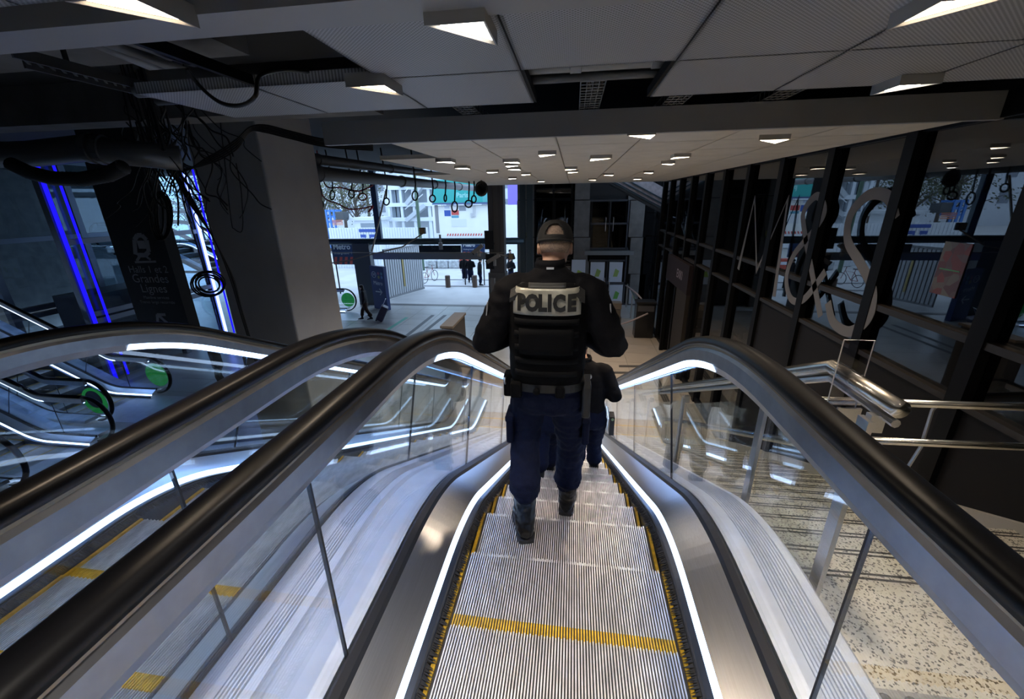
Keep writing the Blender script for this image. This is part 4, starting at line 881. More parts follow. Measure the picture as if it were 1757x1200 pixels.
# ------------------------------------------------------------------ shop goods behind the glass
def shelf(x, y, label, seed):
    rnd = random.Random(seed); e = empty('produce_shelf', (x, y, FZ)); tag(e, label, 'shelf')
    for z in (.2, .65, 1.1, 1.5): MB().box(-.4, .4, -.7, .7, z, z+.03).build('shelf_board', P('shelf_wood', (.12, .08, .05), .6), e)
    for sy in (-.72, .69): MB().box(-.4, .4, sy, sy+.03, 0, 1.9).build('shelf_side', DARKF, e)
    for z in (.23, .68, 1.13):
        for k in range(5):
            c_ = rnd.choice(((.35, .22, .05), (.12, .25, .06), (.4, .3, .1), (.3, .08, .05), (.2, .3, .3)))
            bev(MB().box(-.36, .2, -.64+.27*k, -.42+.27*k, z, z+rnd.uniform(.14, .3)).build('produce_crate', P('crate_%d' % int(c_[0]*100+c_[1]*1000), c_, .7), e), .02)
shelf(4.3, 8.9, 'produce shelf with coloured crates behind the shop glass', 1)
shelf(4.6, 10.9, 'second produce shelf deeper inside the shop', 2)
pst = empty('glass_poster', (WX, 4.0, 1.1)); tag(pst, 'colourful poster stuck on the shop glass beside the letters', 'poster')
pm_ = bpy.data.materials.new('poster_print'); pm_.use_nodes = True; t_ = pm_.node_tree; v_ = t_.nodes.new('ShaderNodeTexVoronoi'); v_.inputs['Scale'].default_value = 14; c_ = t_.nodes.new('ShaderNodeTexCoord'); t_.links.new(c_.outputs['Object'], v_.inputs['Vector'])
r_ = t_.nodes.new('ShaderNodeValToRGB'); r_.color_ramp.elements[0].color = (.16, .03, .03, 1); r_.color_ramp.elements[1].color = (.10, .10, .09, 1); x_ = r_.color_ramp.elements.new(.5); x_.color = (.06, .03, .04, 1)
s_ = t_.nodes.new('ShaderNodeSeparateColor'); t_.links.new(v_.outputs['Color'], s_.inputs[0]); t_.links.new(s_.outputs[0], r_.inputs[0]); t_.links.new(r_.outputs[0], t_.nodes['Principled BSDF'].inputs['Base Color'])
MB().box(.012, .018, -.13, .13, -.22, .22).build('poster_sheet', pm_, pst)
MB().box(.008, .012, -.10, .10, -.01, .0).build('poster_line', P('poster_green', (.05, .2, .1), .6), pst)
# ------------------------------------------------------------------ stair railing
SX = 1.15
rl = empty('stair_railing', (SX, 1.5, 0)); tag(rl, 'glazed stair railing with round steel handrail beside the escalator', 'railing'); o = rl.location.copy()
def srz(y): return -max(0, min(y, yl)-1.742)*tn
pth = [(0, 1.46-1.5, 1.0), (0, 1.86-1.5, 1.0)]+[(0, y-1.5, 1.0+srz(y)+.06) for y in (2.0, 4, 6, yl)]+[(0, yl+.4-1.5, 1.0+FZ)]
MB().tube(pth, .033, 18).build('handrail_tube', TUBE, rl, smooth=True)
MB().tube([(-.0, a[1]+.0, a[2]-.40) for a in pth], .022, 14).build('lower_rail', TUBE, rl, smooth=True)
MB().tube([(-.0, a[1], a[2]-.055) for a in pth[:5]], .016, 8).build('glazing_channel', STEEL, rl)
pys = [1.52, 2.25, 3.75, 5.25, 6.75, 7.9]
for y in pys:
    z = srz(y); MB().box(-.065, -.045, y-.03-1.5, y+.03-1.5, z-.25, z+.93).build('railing_post', STEEL, rl); MB().box(-.05, .0, y-.015-1.5, y+.015-1.5, z+.88, z+.95).build('post_bracket', STEEL, rl)
for a, b in zip(pys[:-1], pys[1:]):
    z0, z1 = srz(a), srz(b); MB().prism([(a+.04-1.5, z0+.02), (b-.04-1.5, z1+.02), (b-.04-1.5, z1+.88), (a+.04-1.5, z0+.88)], lambda p, q, d: (d, p, q), -.042, -.032).build('railing_glass', GLASS, rl, fix=True)
rs_ = empty('stair_barrier', (SX, 2.05, 0)); tag(rs_, 'two horizontal steel bars closing off the granite stairs', 'barrier')
for z, x1 in ((.77, WX-.06-SX), (.56, WX-.06-SX)): MB().tube([(.03, -.05, z), (x1, 0, z)], .018, 12).build('barrier_bar', TUBE, rs_, smooth=True)
for x, z0 in ((.62, .77), (.35, .56)): MB().tube([(x, 0, z0), (x-.02, 0, z0-.05), (x-.02, -.01, z0-.25), (x-.05, -.01, z0-.40)], .008, 6).build('bar_hook', STEEL, rs_)
ac = empty('acrylic_holder', (SX-.02, 1.72, .86)); tag(ac, 'clear acrylic sign holder fixed to the stair railing post', 'sign holder')
MB().box(-.055, .055, -.004, .004, 0, .31).build('acrylic_sheet', GL('acrylic', (.85, .85, .9)), ac); MB().tube([(-.055, 0, 0), (-.055, 0, .31), (.055, 0, .31), (.055, 0, 0)], .0025, 5).build('acrylic_edge', P('edge_pale', (.45, .45, .48), .3), ac)
MB().box(-.02, .07, -.02, -.01, -.22, .02).build('holder_plate', STEEL, ac)
# ------------------------------------------------------------------ people
def remesh(mb, name, mat, parent, vox=.012, it=6, wr=0.0, wf=9.0, seed=0):
    o = mb.build(name+'_tmp', mat, None, fix=True)
    m = o.modifiers.new('r', 'REMESH'); m.mode = 'VOXEL'; m.voxel_size = vox
    if it: k = o.modifiers.new('s', 'SMOOTH'); k.iterations = it; k.factor = .5
    dg = bpy.context.evaluated_depsgraph_get(); dg.update(); me = bpy.data.meshes.new_from_object(o.evaluated_get(dg)); od = o.data; bpy.data.objects.remove(o); bpy.data.meshes.remove(od)
    if wr:
        off = Vector((seed*3.1, seed*1.7, 0)); ns = [v.normal.copy() for v in me.vertices]
        for v, n in zip(me.vertices, ns):
            p = v.co*wf+off; v.co = v.co + n*wr*(noise.noise(Vector((p.x, p.y, p.z*2.2)))+.5*noise.noise(p*2.3))
    me.materials.clear(); me.materials.append(mat); me.polygons.foreach_set('use_smooth', [True]*len(me.polygons)); me.name = name
    ob = bpy.data.objects.new(name, me); col.objects.link(ob); ob.parent = parent; return ob
def loop(c, rx, ry, n=24, ex=2.0, tilt=0.0):
    out = []
    for k in range(n):
        a = 2*math.pi*k/n; ca, sa = math.cos(a), math.sin(a)
        x = rx*math.copysign(abs(ca)**(2/ex), ca); y = ry*math.copysign(abs(sa)**(2/ex), sa)
        out.append(Vector((c[0]+x, c[1]+y, c[2]-y*tilt)))
    return out
def chain(mb, pts, rad, n=12):
    P_ = [Vector(p) for p in pts]; path = []; rr = []
    for i in range(len(P_)-1):
        for k in range(4): t = k/4; path.append(P_[i].lerp(P_[i+1], t)); rr.append(rad[i]+(rad[i+1]-rad[i])*t)
    path.append(P_[-1]); rr.append(rad[-1]); d0 = (path[0]-path[1]).normalized(); d1 = (path[-1]-path[-2]).normalized()
    path = [path[0]+d0*rr[0]*.6]+path+[path[-1]+d1*rr[-1]*.6]; rr = [rr[0]*.5]+rr+[rr[-1]*.5]
    mb.tube(path, rr, n)
def head_mesh(mb, c, s=1.0, lean=0.0, ears=True):
    # rings from chin to crown; face towards +y
    rows = ((-.115, .030, .035, .045), (-.10, .045, .05, .035), (-.07, .058, .072, .015), (-.035, .066, .088, .004), (0, .073, .095, 0), (.04, .076, .098, -.004), (.08, .071, .090, -.006), (.105, .055, .070, -.006), (.12, .028, .035, -.005))
    M_ = Matrix.Translation(Vector(c)) @ Matrix.Rotation(-lean, 4, 'X') @ Matrix.Scale(s, 4)
    mb.rings([[M_ @ p for p in loop((0, yo, z), rx, ry, 24)] for z, rx, ry, yo in rows])
    mb.rings([[M_ @ Vector(p) for p in loop((0, .098+dy, z), w_, d_, 10)] for z, w_, d_, dy in ((-.045, .014, .012, -.004), (-.03, .016, .02, .002), (0, .008, .012, -.004), (.02, .006, .008, -.01))])   # nose
    mb.rings([[M_ @ Vector(p) for p in loop((0, .082, z), w_, .012, 10)] for z, w_ in ((-.074, .016), (-.066, .024), (-.058, .018))])   # mouth
    for sg in (-1, 1):
        mb.rings([[M_ @ Vector((sg*(.070+o_), -.005+.022*f*math.cos(t*.628)-.01*o_/.02, -.005+.034*f*math.sin(t*.628))) for t in range(10)] for o_, f in ((0, .7), (.010, .9), (.017, 1.0), (.020, .85))])   # ears
    return M_
def hand(mb, wrist, d, palm_n, sg):
    w_ = Vector(wrist); d = Vector(d).normalized(); n = Vector(palm_n).normalized(); sd = d.cross(n).normalized()*sg
    mb.rings([[w_+d*t+sd*(a*math.cos(k*.628))+n*(b*math.sin(k*.628)) for k in range(10)] for t, a, b in ((0, .026, .020), (.03, .036, .018), (.07, .042, .016), (.09, .040, .013))])
    for k, L in enumerate((.072, .080, .074, .058)):
        b_ = w_+d*.085+sd*((1.5-k)*.021); mb.tube([b_, b_+d*L*.5-n*.006, b_+d*L*.8-n*.024, b_+d*L*.85-n*.04], [.0095, .009, .008, .006], 8)
    b_ = w_+d*.03+sd*.034; mb.tube([b_, b_+sd*.022+d*.03, b_+sd*.022+d*.06-n*.012], [.013, .011, .008], 8)
def boot(mb, ankle, heel, toe, up, s=1.0):
    a, h, t = Vector(ankle), Vector(heel), Vector(toe); f = (t-h); L = f.length; f.normalize(); x = f.cross(Vector((0, 0, 1))).normalized(); z = x.cross(f)
    secs = ((-.02, .026, .06), (.06, .042, .10), (.25, .047, .11), (.45, .049, .09), (.65, .056, .07), (.85, .053, .056), (.97, .036, .042), (1.0, .018, .026))
    mb.rings([[h+f*L*q+x*(w_*s*math.cos(k*.5236))+z*(max(0, hh*s*(.5+.5*math.sin(k*.5236)))) for k in range(12)] for q, w_, hh in secs])
    top = Vector(up); mb.tube([h+f*L*.22+z*.03, a, a.lerp(top, .5), top], [.048*s, .052*s, .058*s, .064*s], 14)
def sole(parent, heel, toe, mat, s=1.0, th=.022):
    h, t = Vector(heel), Vector(toe); f = (t-h); L = f.length; f.normalize(); x = f.cross(Vector((0, 0, 1))).normalized(); z = x.cross(f); o_ = []
    for q, w_ in ((-.04, .022), (-.02, .036), (.1, .046), (.3, .044), (.5, .047), (.68, .057), (.85, .054), (.97, .036), (1.01, .015)): o_.append((q, w_))
    poly = [(q, w_) for q, w_ in o_]+[(q, -w_) for q, w_ in reversed(o_)]
    return MB().prism(poly, lambda a, b, d: h+f*L*a+x*b*s+z*d, -.001, th).build('boot_sole', mat, parent, fix=True)

def person(label, cat_group, J, mats, vox=.014, detail=True, cap=True, hair=None, bag=None, wr=.006, seed=0, collar=True):
    """J: joints in world coordinates; returns the root body mesh (skin) with clothes as children"""
    base = Vector((J['hip'][0], J['hip'][1], min(J['heelL'][2], J['heelR'][2]))); Q = {k: Vector(v)-base for k, v in J.items() if isinstance(v, tuple)}
    s = J.get('s', 1.0); lean = J.get('lean', .15)
    b = MB(); head_mesh(b, Q['head'], s, lean); chain(b, [Q['neck']-Vector((0, 0, .06)), Q['neck'], Q['head']-Vector((0, 0, .05))], [.07*s, .058*s, .058*s])
    b.rings([loop(Q['hip']+(Q['neck']-Q['hip'])*t, rx*s, ry*s, 20) for t, rx, ry in ((-.12, .12, .09), (0, .155, .11), (.25, .145, .10), (.6, .165, .115), (.85, .15, .09), (1.0, .06, .06))])
    for S in 'LR':
        chain(b, [Q['sh'+S], Q['el'+S], Q['wr'+S]], [.055*s, .042*s, .030*s]); hand(b, Q['wr'+S], Q['wr'+S]-Q['el'+S], (0, -.3, 1) if detail else (0, 0, 1), 1 if S == 'L' else -1)
        hp_ = Q['hip']+(Vector((-.09*s, 0, -.05)) if S == 'L' else Vector((.09*s, 0, -.05))); an = Q['heel'+S].lerp(Q['toe'+S], .22)+Vector((0, 0, .08*s))
        chain(b, [hp_, Q['kn'+S], an], [.075*s, .055*s, .04*s]); chain(b, [an, Q['toe'+S]+Vector((0, 0, .03))], [.035*s, .025*s])
    root = remesh(b, 'person', mats['skin'], None, vox*.75, 4); root.location = base; tag(root, label, 'person', cat_group)
    # trousers
    t = MB(); hw = J.get('hw', .185)*s
    t.rings([loop(Q['hip']+Vector((0, 0, z*s)), w_, d_, 24, 2.4) for z, w_, d_ in ((.10, hw*.96, .13*s), (.03, hw, .138*s), (-.06, hw*1.04, .142*s), (-.12, hw*.98, .12*s), (-.15, hw*.7, .08*s))])
    for S in 'LR':
        sx = -1 if S == 'L' else 1; hp_ = Q['hip']+Vector((sx*.106*s, 0, -.06*s)); kn = Q['kn'+S]; an = Q['heel'+S].lerp(Q['toe'+S], .22)+Vector((0, 0, J.get('cuff'+S, .2)*s))
        k1 = kn.lerp(an, .55)
        if J.get('blouse', True): chain(t, [hp_, hp_.lerp(kn, .5), kn, k1, kn.lerp(an, .86), an], [.100*s, .094*s, .086*s, .084*s, .090*s, .072*s], 16)
        else: chain(t, [hp_, hp_.lerp(kn, .5), kn, k1, Q['heel'+S].lerp(Q['toe'+S], .25)+Vector((0, 0, .07*s))], [.092*s, .082*s, .066*s, .06*s, .055*s], 16)
    remesh(t, 'trousers', mats['trousers'], root, vox, 5, wr*1.4, 11, seed)
    # jacket with sleeves
    j = MB(); ax = (Q['neck']-Q['hip'])
    j.rings([loop(Q['hip']+ax*t_, w_*s, d_*s, 24, 2.5) for t_, w_, d_ in ((.02, .185, .135), (.25, .18, .135), (.55, .195, .14), (.78, .20, .13), (.93, .15, .10), (1.03, .075, .07))])
    for S in 'LR':
        sh, el, wr_ = Q['sh'+S], Q['el'+S], Q['wr'+S]; pf = J.get('puff', 1.0)
        chain(j, [sh+(Q['neck']-sh)*.35, sh, sh.lerp(el, .5), el, el.lerp(wr_, .45), wr_], [.075*s, .085*s*pf, .080*s*pf, .078*s*pf, .066*s*pf, .046*s], 16)
    remesh(j, 'jacket', mats['jacket'], root, vox, 5, wr, 12, seed+1)
    if collar:
        cm = MB(); nk = Q['neck']; cm.rings([loop(nk+Vector((0, yo, z)), r_*s, r_*s*1.05, 24) for z, r_, yo in ((-.05, .088, 0), (-.02, .080, .004), (.0, .084, .008), (.006, .079, .008), (.03, .077, .014), (.034, .079, .014), (.058, .070, .02), (.056, .062, .02), (0, .060, .01))], caps=False); cm.build('collar', mats['jacket'], root, smooth=True, fix=True)
    for S in 'LR':
        m_ = MB(); an = Q['heel'+S].lerp(Q['toe'+S], .22)+Vector((0, 0, .10*s)); up = Q['heel'+S].lerp(Q['toe'+S], .22)+((Q['kn'+S]-Q['heel'+S]).normalized()*.29*s)+Vector((0, 0, .02))
        boot(m_, an, Q['heel'+S]+Vector((0, 0, .02)), Q['toe'+S]+Vector((0, 0, .02)), up, s*J.get('bs', 1.0))
        bo = remesh(m_, 'boot', mats['boot'], root, vox*.7, 3, .0025, 24, seed)
        if detail: sole(bo, Q['heel'+S], Q['toe'+S], RUB2, s*J.get('bs', 1.0))
    hM = Matrix.Translation(Q['head']) @ Matrix.Rotation(-lean, 4, 'X') @ Matrix.Scale(s, 4)
    if cap:
        nt_, np_ = (84, 30) if detail else (28, 10); vs_ = []; fs__ = []
        for i in range(np_+1):
            ph = (math.pi/2)*i/np_
            for k in range(nt_):
                th = 2*math.pi*k/nt_; vs_.append(hM @ Vector((.089*max(math.cos(ph), 0)**.66*math.cos(th), .113*max(math.cos(ph), 0)**.66*math.sin(th)-.004, .030+.102*math.sin(ph)**.95-.010*(1-math.sin(th))*(1-math.sin(ph))*.5)))
        for i in range(np_):
            for k in range(nt_):
                th = (2*math.pi*(k+.5)/nt_-1.5*math.pi+math.pi) % (2*math.pi)-math.pi; el = (i+.5)/np_
                if detail and .15 < el < .66 and (th/.52)**2+((max(el-.15, 0))/.40)**2 < 1: continue
                fs__.append((i*nt_+k, i*nt_+(k+1) % nt_, (i+1)*nt_+(k+1) % nt_, (i+1)*nt_+k))
        cm = MB().add(vs_, fs__); o_ = cm.build('cap', mats['cap'], root, smooth=True); sm = o_.modifiers.new('solid', 'SOLIDIFY'); sm.thickness = .003; sm.offset = 1
        vz = MB(); vz.rings([[hM @ Vector((.075*math.cos(a)*q, .085+.085*q*abs(math.sin(a))*(1 if 0 <= a <= math.pi else 0), .035-.012*q+dz)) for a in [math.pi*k/12 for k in range(13)]+[math.pi]] for q, dz in ((.2, 0), (1, 0), (1, .006), (.2, .006))]); vz.build('cap_visor', mats['cap'], o_, fix=True)
        if detail: 
            MB().tube([hM @ Vector((.091*math.cos(a), .115*math.sin(a)-.004, .027)) for a in [1.5*math.pi-1.0+2.0*k/16 for k in range(17)]], .007, 6).build('cap_strap', mats['cap'], o_)
            MB().tube([hM @ Vector((0, -.004, .131)), hM @ Vector((0, -.004, .136))], .009, 10).build('cap_button', mats['cap'], o_)
    if hair:
        hm = MB(); rows = ((-.16 if hair == 'long' else -.04, .06, .05, -.055), (-.06 if hair == 'long' else -.02, .078, .07, -.04), (0, .084, .088, -.022), (.05, .086, .102, -.012), (.09, .078, .094, -.012), (.118, .055, .066, -.010), (.130, .02, .03, -.008))
        hm.rings([[hM @ p for p in loop((0, yo, z), rx, ry, 18)] for z, rx, ry, yo in rows]); hm.build('hair', P('hair_black', (.012, .010, .009), .5), root, smooth=True, fix=True)
    else:
        if detail:
            hm = MB(); rows = ((-.030, .066, .050, -.045), (0, .0755, .070, -.032), (.04, .0785, .092, -.013), (.08, .0735, .088, -.011), (.106, .057, .068, -.009), (.122, .028, .035, -.008))
            hm.rings([[hM @ p for p in loop((0, yo, z), rx, ry, 24)] for z, rx, ry, yo in rows]); hm.build('hair', STUB, root, smooth=True, fix=True)
    return root, base, Q
COP = dict(skin=SKIN, trousers=NAVY, jacket=BLKC, boot=LEATH, cap=P('cap_cloth', (.010, .010, .011), .8, bump=.3, bump_scale=250))
J1 = dict(hip=(-.115, 2.10, .74), neck=(-.108, 2.10, 1.375), head=(-.088, 2.165, 1.478), lean=.24, s=1.0, puff=1.04,
          shL=(-.315, 2.10, 1.265), shR=(.095, 2.10, 1.265), elL=(-.438, 2.06, 1.005), elR=(.218, 2.06, 1.005), wrL=(-.26, 2.37, .99), wrR=(.04, 2.37, .99),
          knL=(-.238, 2.10, .40), knR=(.030, 2.26, .28), heelL=(-.205, 1.835, -.092), toeL=(-.262, 2.105, -.092), heelR=(.012, 2.285, -.31), toeR=(.035, 2.565, -.31), hw=.198, cuffL=.27, cuffR=.21, bs=1.14)
# left heel tread
J1['heelL'] = (-.205, 1.815, zprof(1.22+.8)+.001); J1['toeL'] = (-.265, 2.08, zprof(2.02)+.001); J1['heelR'] = (.010, 2.285, zprof(2.42)+.001); J1['toeR'] = (.03, 2.55, zprof(2.42)+.001)
p1, b1, Q1 = person('police officer with POLICE on the back walking down the escalator', None, J1, COP, vox=.010, wr=.007)
def L(x, y, z): return Vector((x, y, z))-b1
# vest
VX, VY = -.115, 2.10
vrows = ((.80, .190, .150), (.84, .200, .158), (1.0, .203, .163), (1.15, .200, .163), (1.26, .190, .158), (1.31, .165, .145), (1.33, .13, .12))
vm = MB(); vm.rings([loop(L(VX, VY, z), w_, d_, 40, 3.2) for z, w_, d_ in vrows]); vest = remesh(vm, 'vest', VESTM, p1, .010, 3, .003, 14)
def vback(x, z, off=.004):
    for (z0, w0, d0), (z1, w1, d1) in zip(vrows[:-1], vrows[1:]):
        if z0 <= z <= z1: t = (z-z0)/(z1-z0); w_, d_ = w0+(w1-w0)*t, d0+(d1-d0)*t; break
    else: w_, d_ = (vrows[0][1:] if z < vrows[0][0] else vrows[-1][1:])
    q = min(.999, abs(x-VX)/w_); return VY-d_*(1-q**3.2)**(1/3.2)-off
def onback(x0, x1, z0, z1, name, mat, off=.006, nx=18, nz_=6, wav=0.0, par=None, seed=0):
    vs_ = []
    for layer in (0, 1):
        for j_ in range(nz_+1):
            for i in range(nx+1):
                x = x0+(x1-x0)*i/nx; z = z0+(z1-z0)*j_/nz_
                dw = wav*noise.noise(Vector((x*22+seed, z*30, seed*1.3))); vs_.append(L(x, vback(x, min(max(z, .80), 1.325), off if layer else -.004)-(dw if layer else 0), z))
    n = (nx+1)*(nz_+1); f_ = []
    for j_ in range(nz_):
        for i in range(nx): a = j_*(nx+1)+i; f_.append((n+a, n+a+1, n+a+nx+2, n+a+nx+1))
    ed = [i for i in range(nx+1)]+[j_*(nx+1)+nx for j_ in range(1, nz_+1)]+[nz_*(nx+1)+i for i in range(nx-1, -1, -1)]+[j_*(nx+1) for j_ in range(nz_-1, 0, -1)]
    for a, b in zip(ed, ed[1:]+ed[:1]): f_.append((a, b, n+b, n+a))
    return MB().add(vs_, f_).build(name, mat, par or vest, smooth=True, fix=True)
PAT = P('reflective_patch', (.50, .48, .40), .38, .25, noise_amt=.15, noise_scale=25, bump=.35, bump_scale=25)
onback(-.280, .050, 1.186, 1.312, 'name_patch', PAT, .009, 24, 12, .005)
for k, ch in enumerate('POLICE'):
    xs_ = (-.237, -.182, -.134, -.099, -.054, .005)[k]
    text('patch_letter', ch, .098, P('patch_black', (.012, .012, .012), .6), vest, lambda x, y, z: L(xs_+x, vback(xs_+x, 1.21+y, .0165), 1.212+y*1.08), bold=.006, sx=.82)
onback(-.205, -.025, 1.312, 1.336, 'neck_flap', P('vest_grey', (.05, .05, .048), .8), .006, 10, 3)
for z in (.86, .93, 1.0, 1.07, 1.135): onback(-.275, .045, z, z+.03, 'webbing_strap', P('webbing', (.006, .006, .007), .8, spec=.15), .006, 18, 1)
onback(-.25, .02, .985, 1.115, 'back_pouch', P('webbing2', (.005, .005, .006), .8, spec=.12), .018, 14, 4, .003)
for sg in (-1, 1):
    pd = MB(); c = (VX+sg*.13)
    pd.rings([loop(L(c+sg*q*.05, VY+yo, 1.305+h), .050, .022, 14, 3) for q, yo, h in ((0, -.12, -.02), (0, -.07, .012), (0, 0, .022), (0, .07, .008))]) if False else pd.rings([[L(c+x*.052+sg*.0, VY+yo, 1.302+h-abs(x)*.006-sg*x*.018+t_) for x, t_ in ((-1, -.012), (-1, .008), (0, .014), (1, .008), (1, -.012), (0, -.014))] for yo, h in ((-.135, -.025), (-.09, .006), (-.03, .020), (.04, .018), (.10, -.01))])
    pd.build('shoulder_pad', P('pad_black', (.016, .016, .017), .7, bump=.3, bump_scale=120), vest, smooth=False, fix=True)
# tag on the collar, belt, pouches, holster
MB().box(*sum(([a-.0, b] for a, b in ((L(-.122, 0, 0).x, L(-.086, 0, 0).x), (L(0, 2.025, 0).y, L(0, 2.031, 0).y), (L(0, 0, 1.392).z, L(0, 0, 1.402).z))), [])).build('collar_tag', NEARW, p1)
MB().rings([loop(L(VX, VY, z), .205, .155, 36, 2.8) for z in (.765, .81)]+[loop(L(VX, VY, z), .195, .145, 36, 2.8) for z in (.81, .765)], caps=False).build('belt', P('belt_black', (.009, .009, .01), .45), p1, fix=True)
def gear(x, y, z0, z1, w_, d_, name, mat=VESTM, r_=.012):
    a = L(x, y, 0); o_ = MB().box(a.x-w_/2, a.x+w_/2, a.y-d_/2, a.y+d_/2, z0-b1.z, z1-b1.z).build(name, mat, p1); return bev(o_, r_, 3)
gear(-.325, 2.06, .70, .83, .045, .09, 'belt_pouch'); gear(-.27, 1.96, .73, .82, .06, .04, 'belt_pouch'); gear(-.04, 1.93, .75, .81, .05, .03, 'belt_pouch'); gear(-.16, 1.925, .765, .80, .035, .03, 'belt_pouch')
hs_ = gear(.098, 2.04, .60, .80, .045, .085, 'holster', P('holster_black', (.010, .010, .011), .4)); 
MB().beam(L(.10, 2.0, .79), L(.095, 1.985, .88), .03, .045).build('pistol_grip', P('gun_black', (.008, .008, .009), .35), hs_); MB().tube([L(.105, 1.99, .855), L(.105, 1.975, .855)], .014, 12).build('grip_screw', STEEL, hs_)
for x, y in ((-.34, 2.03), (-.335, 2.01)): MB().tube([L(x, y, .80)+Vector((.0, .018*math.cos(t*.5), .018*math.sin(t*.5))) for t in range(13)], .004, 5, closed=True).build('handcuff_ring', STEEL, p1)
for sg, x, y, z in ((-1, -.318, 2.08, .50), (1, .108, 2.17, .46)):
    a = L(x, y, z); bev(MB().box(a.x-.02, a.x+.02, a.y-.075, a.y+.075, a.z-.09, a.z+.07).build('cargo_pocket', NAVY, p1), .012, 2); bev(MB().box(a.x-.024, a.x+.024, a.y-.08, a.y+.08, a.z+.05, a.z+.085).build('pocket_flap', NAVY, p1), .008, 2)
for x, sg in ((-.408, -1), (.180, 1)):
    a = L(x, 2.06, 1.20); MB().tube([a+Vector((sg*.012, -.03, .025)), a+Vector((sg*.02, -.03, -.045))], .010, 6, sx=.4).build('sleeve_badge', P('badge_pale', (.5, .5, .52), .5), p1)
# two officers further down
def cop(x, y, zl, zr, yl_, yr_, label, group=None, wide=.13, s=1.0, rz=0, vox=.02, detail=False, arms='front', lean=.1):
    z = min(zl, zr); hz = (zl+zr)/2+.80*s; X = lambda dx, dy, zz: (x+dx*s, y+dy*s, zz)
    J = dict(hip=X(0, 0, hz), neck=X(0, .02, hz+.62*s), head=X(0, .06, hz+.735*s), lean=lean, s=s, shL=X(-.2, 0, hz+.52*s), shR=X(.2, 0, hz+.52*s),
             heelL=(x-wide*s, yl_, zl), toeL=(x-wide*s-.03, yl_+.27*s, zl), heelR=(x+wide*s, yr_, zr), toeR=(x+wide*s+.03, yr_+.27*s, zr),
             knL=(x-wide*s, (y+yl_)/2+.08, zl+.45*s), knR=(x+wide*s, (y+yr_)/2+.08, zr+.45*s))
    if arms == 'front': J.update(elL=X(-.30, -.02, hz+.27*s), elR=X(.30, -.02, hz+.27*s), wrL=X(-.14, .22, hz+.24*s), wrR=X(.14, .22, hz+.24*s))
    elif arms == 'down': J.update(elL=X(-.27, -.02, hz+.26*s), elR=X(.27, -.02, hz+.26*s), wrL=X(-.27, .06, hz+.02*s), wrR=X(.27, .06, hz+.02*s))
    return J
p = zprof
za, zb = p(1.22+.4*7)+.001, p(1.22+.4*8)+.001
Jb = cop(.22, 4.38, za, zb, 3.70, 4.13, '', wide=.10); Jb['heelR'] = (.315, 4.08, zb); Jb['toeR'] = (.35, 4.33, zb); Jb['heelL'] = (.12, 3.78, za); Jb['toeL'] = (.12, 4.0, za); Jb['hip'] = (.23, 4.05, zb+.86); Jb['neck'] = (.16, 4.07, zb+1.46); Jb['head'] = (.10, 4.14, zb+1.565)
for k, dx in (('L', -1), ('R', 1)): Jb['sh'+k] = (.18+dx*.2, 4.06, zb+1.36); Jb['el'+k] = (.22+dx*.27, 4.02, zb+1.10); Jb['wr'+k] = (.25+dx*.13, 4.28, zb+1.10)
Jb['knR'] = (.31, 4.14, zb+.45); Jb['knL'] = (.14, 3.98, za+.42)
pB, bB, QB = person('police officer ahead with one boot at the right edge of the steps', None, Jb, COP, vox=.016, detail=True)
MB().box(.22, .27, -.08, .05, .66, .88).build('holster', MATS['holster_black'], pB); MB().tube([(.245, -.09, .86), (.245, -.10, .86)], .014, 10).build('grip_screw', P('green_stud', (.25, .35, .2), .3, .5), pB)
za = p(1.22+.4*6)+.001; zb = p(1.22+.4*7)+.001
Jc = cop(-.19, 3.62, za, zb, 3.3, 3.7, '', wide=.08)
Jc['heelL'] = (-.245, 3.30, za); Jc['toeL'] = (-.27, 3.56, za); Jc['heelR'] = (-.17, 3.70, zb); Jc['toeR'] = (-.15, 3.96, zb); Jc['hip'] = (-.19, 3.58, zb+.86); Jc['neck'] = (-.19, 3.6, zb+1.42); Jc['head'] = (-.18, 3.66, zb+1.53)
for k, dx in (('L', -1), ('R', 1)): Jc['sh'+k] = (-.19+dx*.19, 3.58, zb+1.32); Jc['el'+k] = (-.19+dx*.24, 3.54, zb+1.06); Jc['wr'+k] = (-.19+dx*.1, 3.8, zb+1.04)
Jc['knL'] = (-.24, 3.52, za+.45); Jc['knR'] = (-.17, 3.78, zb+.45)
person('police officer hidden behind the first one with shiny boots showing between his legs', None, Jc, COP, vox=.016, detail=True)
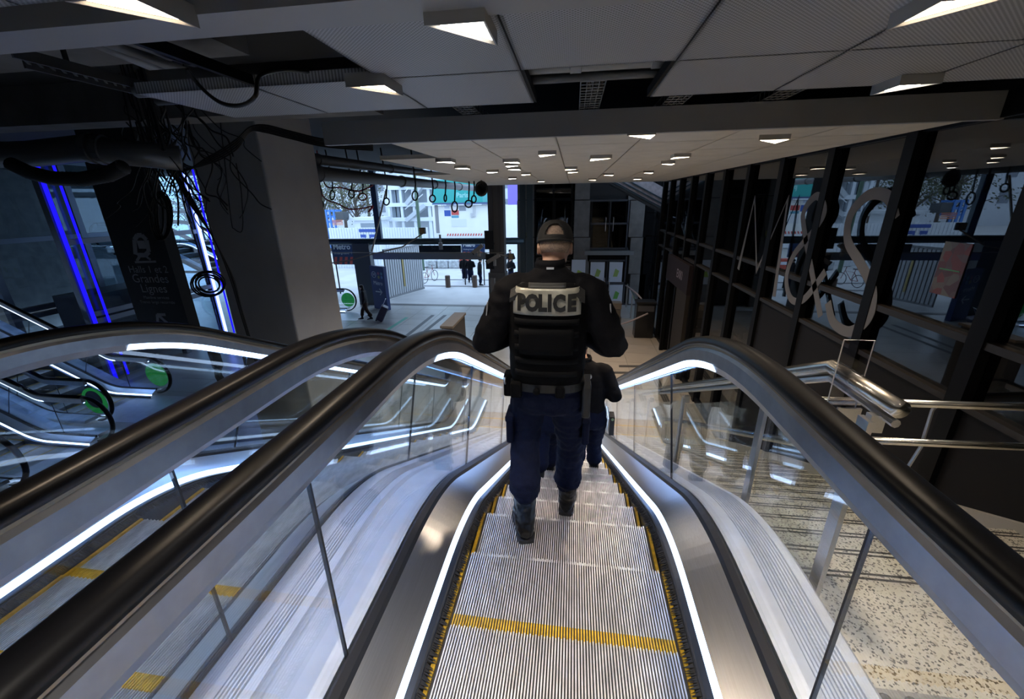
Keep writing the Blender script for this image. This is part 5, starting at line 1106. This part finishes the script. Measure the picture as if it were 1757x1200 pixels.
# ------------------------------------------------------------------ people in the hall and street
def stand(u, v, label, group, mats, s=1.0, arms='front', wide=.1, rz=0, stride=0.0, **kw):
    q = pz(u, v, FZ); J = cop(0, 0, 0, 0, -.06-stride, -.06+stride, '', wide=wide, s=s, arms=arms)
    r_, b_, Q_ = person(label, group, J, mats, vox=.03, detail=False, wr=.0, **kw); r_.location = q; r_.rotation_euler = (0, 0, rz); return r_
stand(808, 486, 'policeman in dark uniform seen from behind on the street paving', None, COP, .97, 'front')
stand(798, 483, 'person in dark clothes partly behind the policeman seen from behind', None, dict(COP, boot=WHITE), .95, 'down', cap=False, hair='short')
stand(824, 490.5, 'policeman standing side-on next to the second bollard', None, COP, .97, 'down', rz=-1.2, wide=.06)
stand(877, 488.5, 'policeman with arms folded standing to the right of the hall post', None, COP, .97, 'front', rz=2.6)
stand(876, 470, 'policeman farther up the street behind the flood lamp', None, COP, 1.0, 'front', rz=2.9)
WM = dict(skin=SKIN, trousers=P('brown_leggings', (.05, .028, .018), .8), jacket=P('black_coat', (.010, .010, .012), .8), boot=BLACK, cap=BLACK)
wm = stand(630, 549, 'woman in a black jacket pulling a suitcase past the Métro totem', None, WM, .93, 'down', rz=1.9, wide=.05, stride=.2, cap=False, hair='long')
wm.data.materials[0] = SKIN
sp = pz(650, 551, FZ); sc_ = empty('suitcase', sp, 1.9); tag(sc_, 'dark purple wheeled suitcase behind the walking woman', 'suitcase')
T_ = Matrix.Rotation(R(28), 4, 'X')
bev(MB().box(-.22, .22, -.15, .15, .06, .72, mat=T_).build('suitcase_shell', P('purple_shell', (.050, .045, .10), .4), sc_), .04, 3)
for x in (-.15, -.05, .05, .15): MB().box(x-.012, x+.012, -.157, -.15, .12, .66, mat=T_).build('shell_groove', P('groove_dark', (.02, .02, .04), .5), sc_)
MB().tube([T_ @ Vector((-.09, .1, .7)), T_ @ Vector((-.09, .1, 1.02)), T_ @ Vector((.09, .1, 1.02)), T_ @ Vector((.09, .1, .7))], .014, 6).build('pull_handle', STEEL, sc_)
for x in (-.17, .17):
    for y in (-.11, .11): MB().tube([T_ @ Vector((x-.02, y, .04)), T_ @ Vector((x+.02, y, .04))], .035, 10).build('wheel', BLACK, sc_)
LMN = dict(skin=SKIN, trousers=P('dark_jeans', (.02, .022, .03), .8), jacket=P('dark_coat', (.03, .028, .03), .8), boot=BLACK, cap=BLACK)
stand(385, 668, 'person in a dark coat standing on the lower floor left of the column', None, LMN, .97, 'down', rz=2.3, cap=False, hair='short')
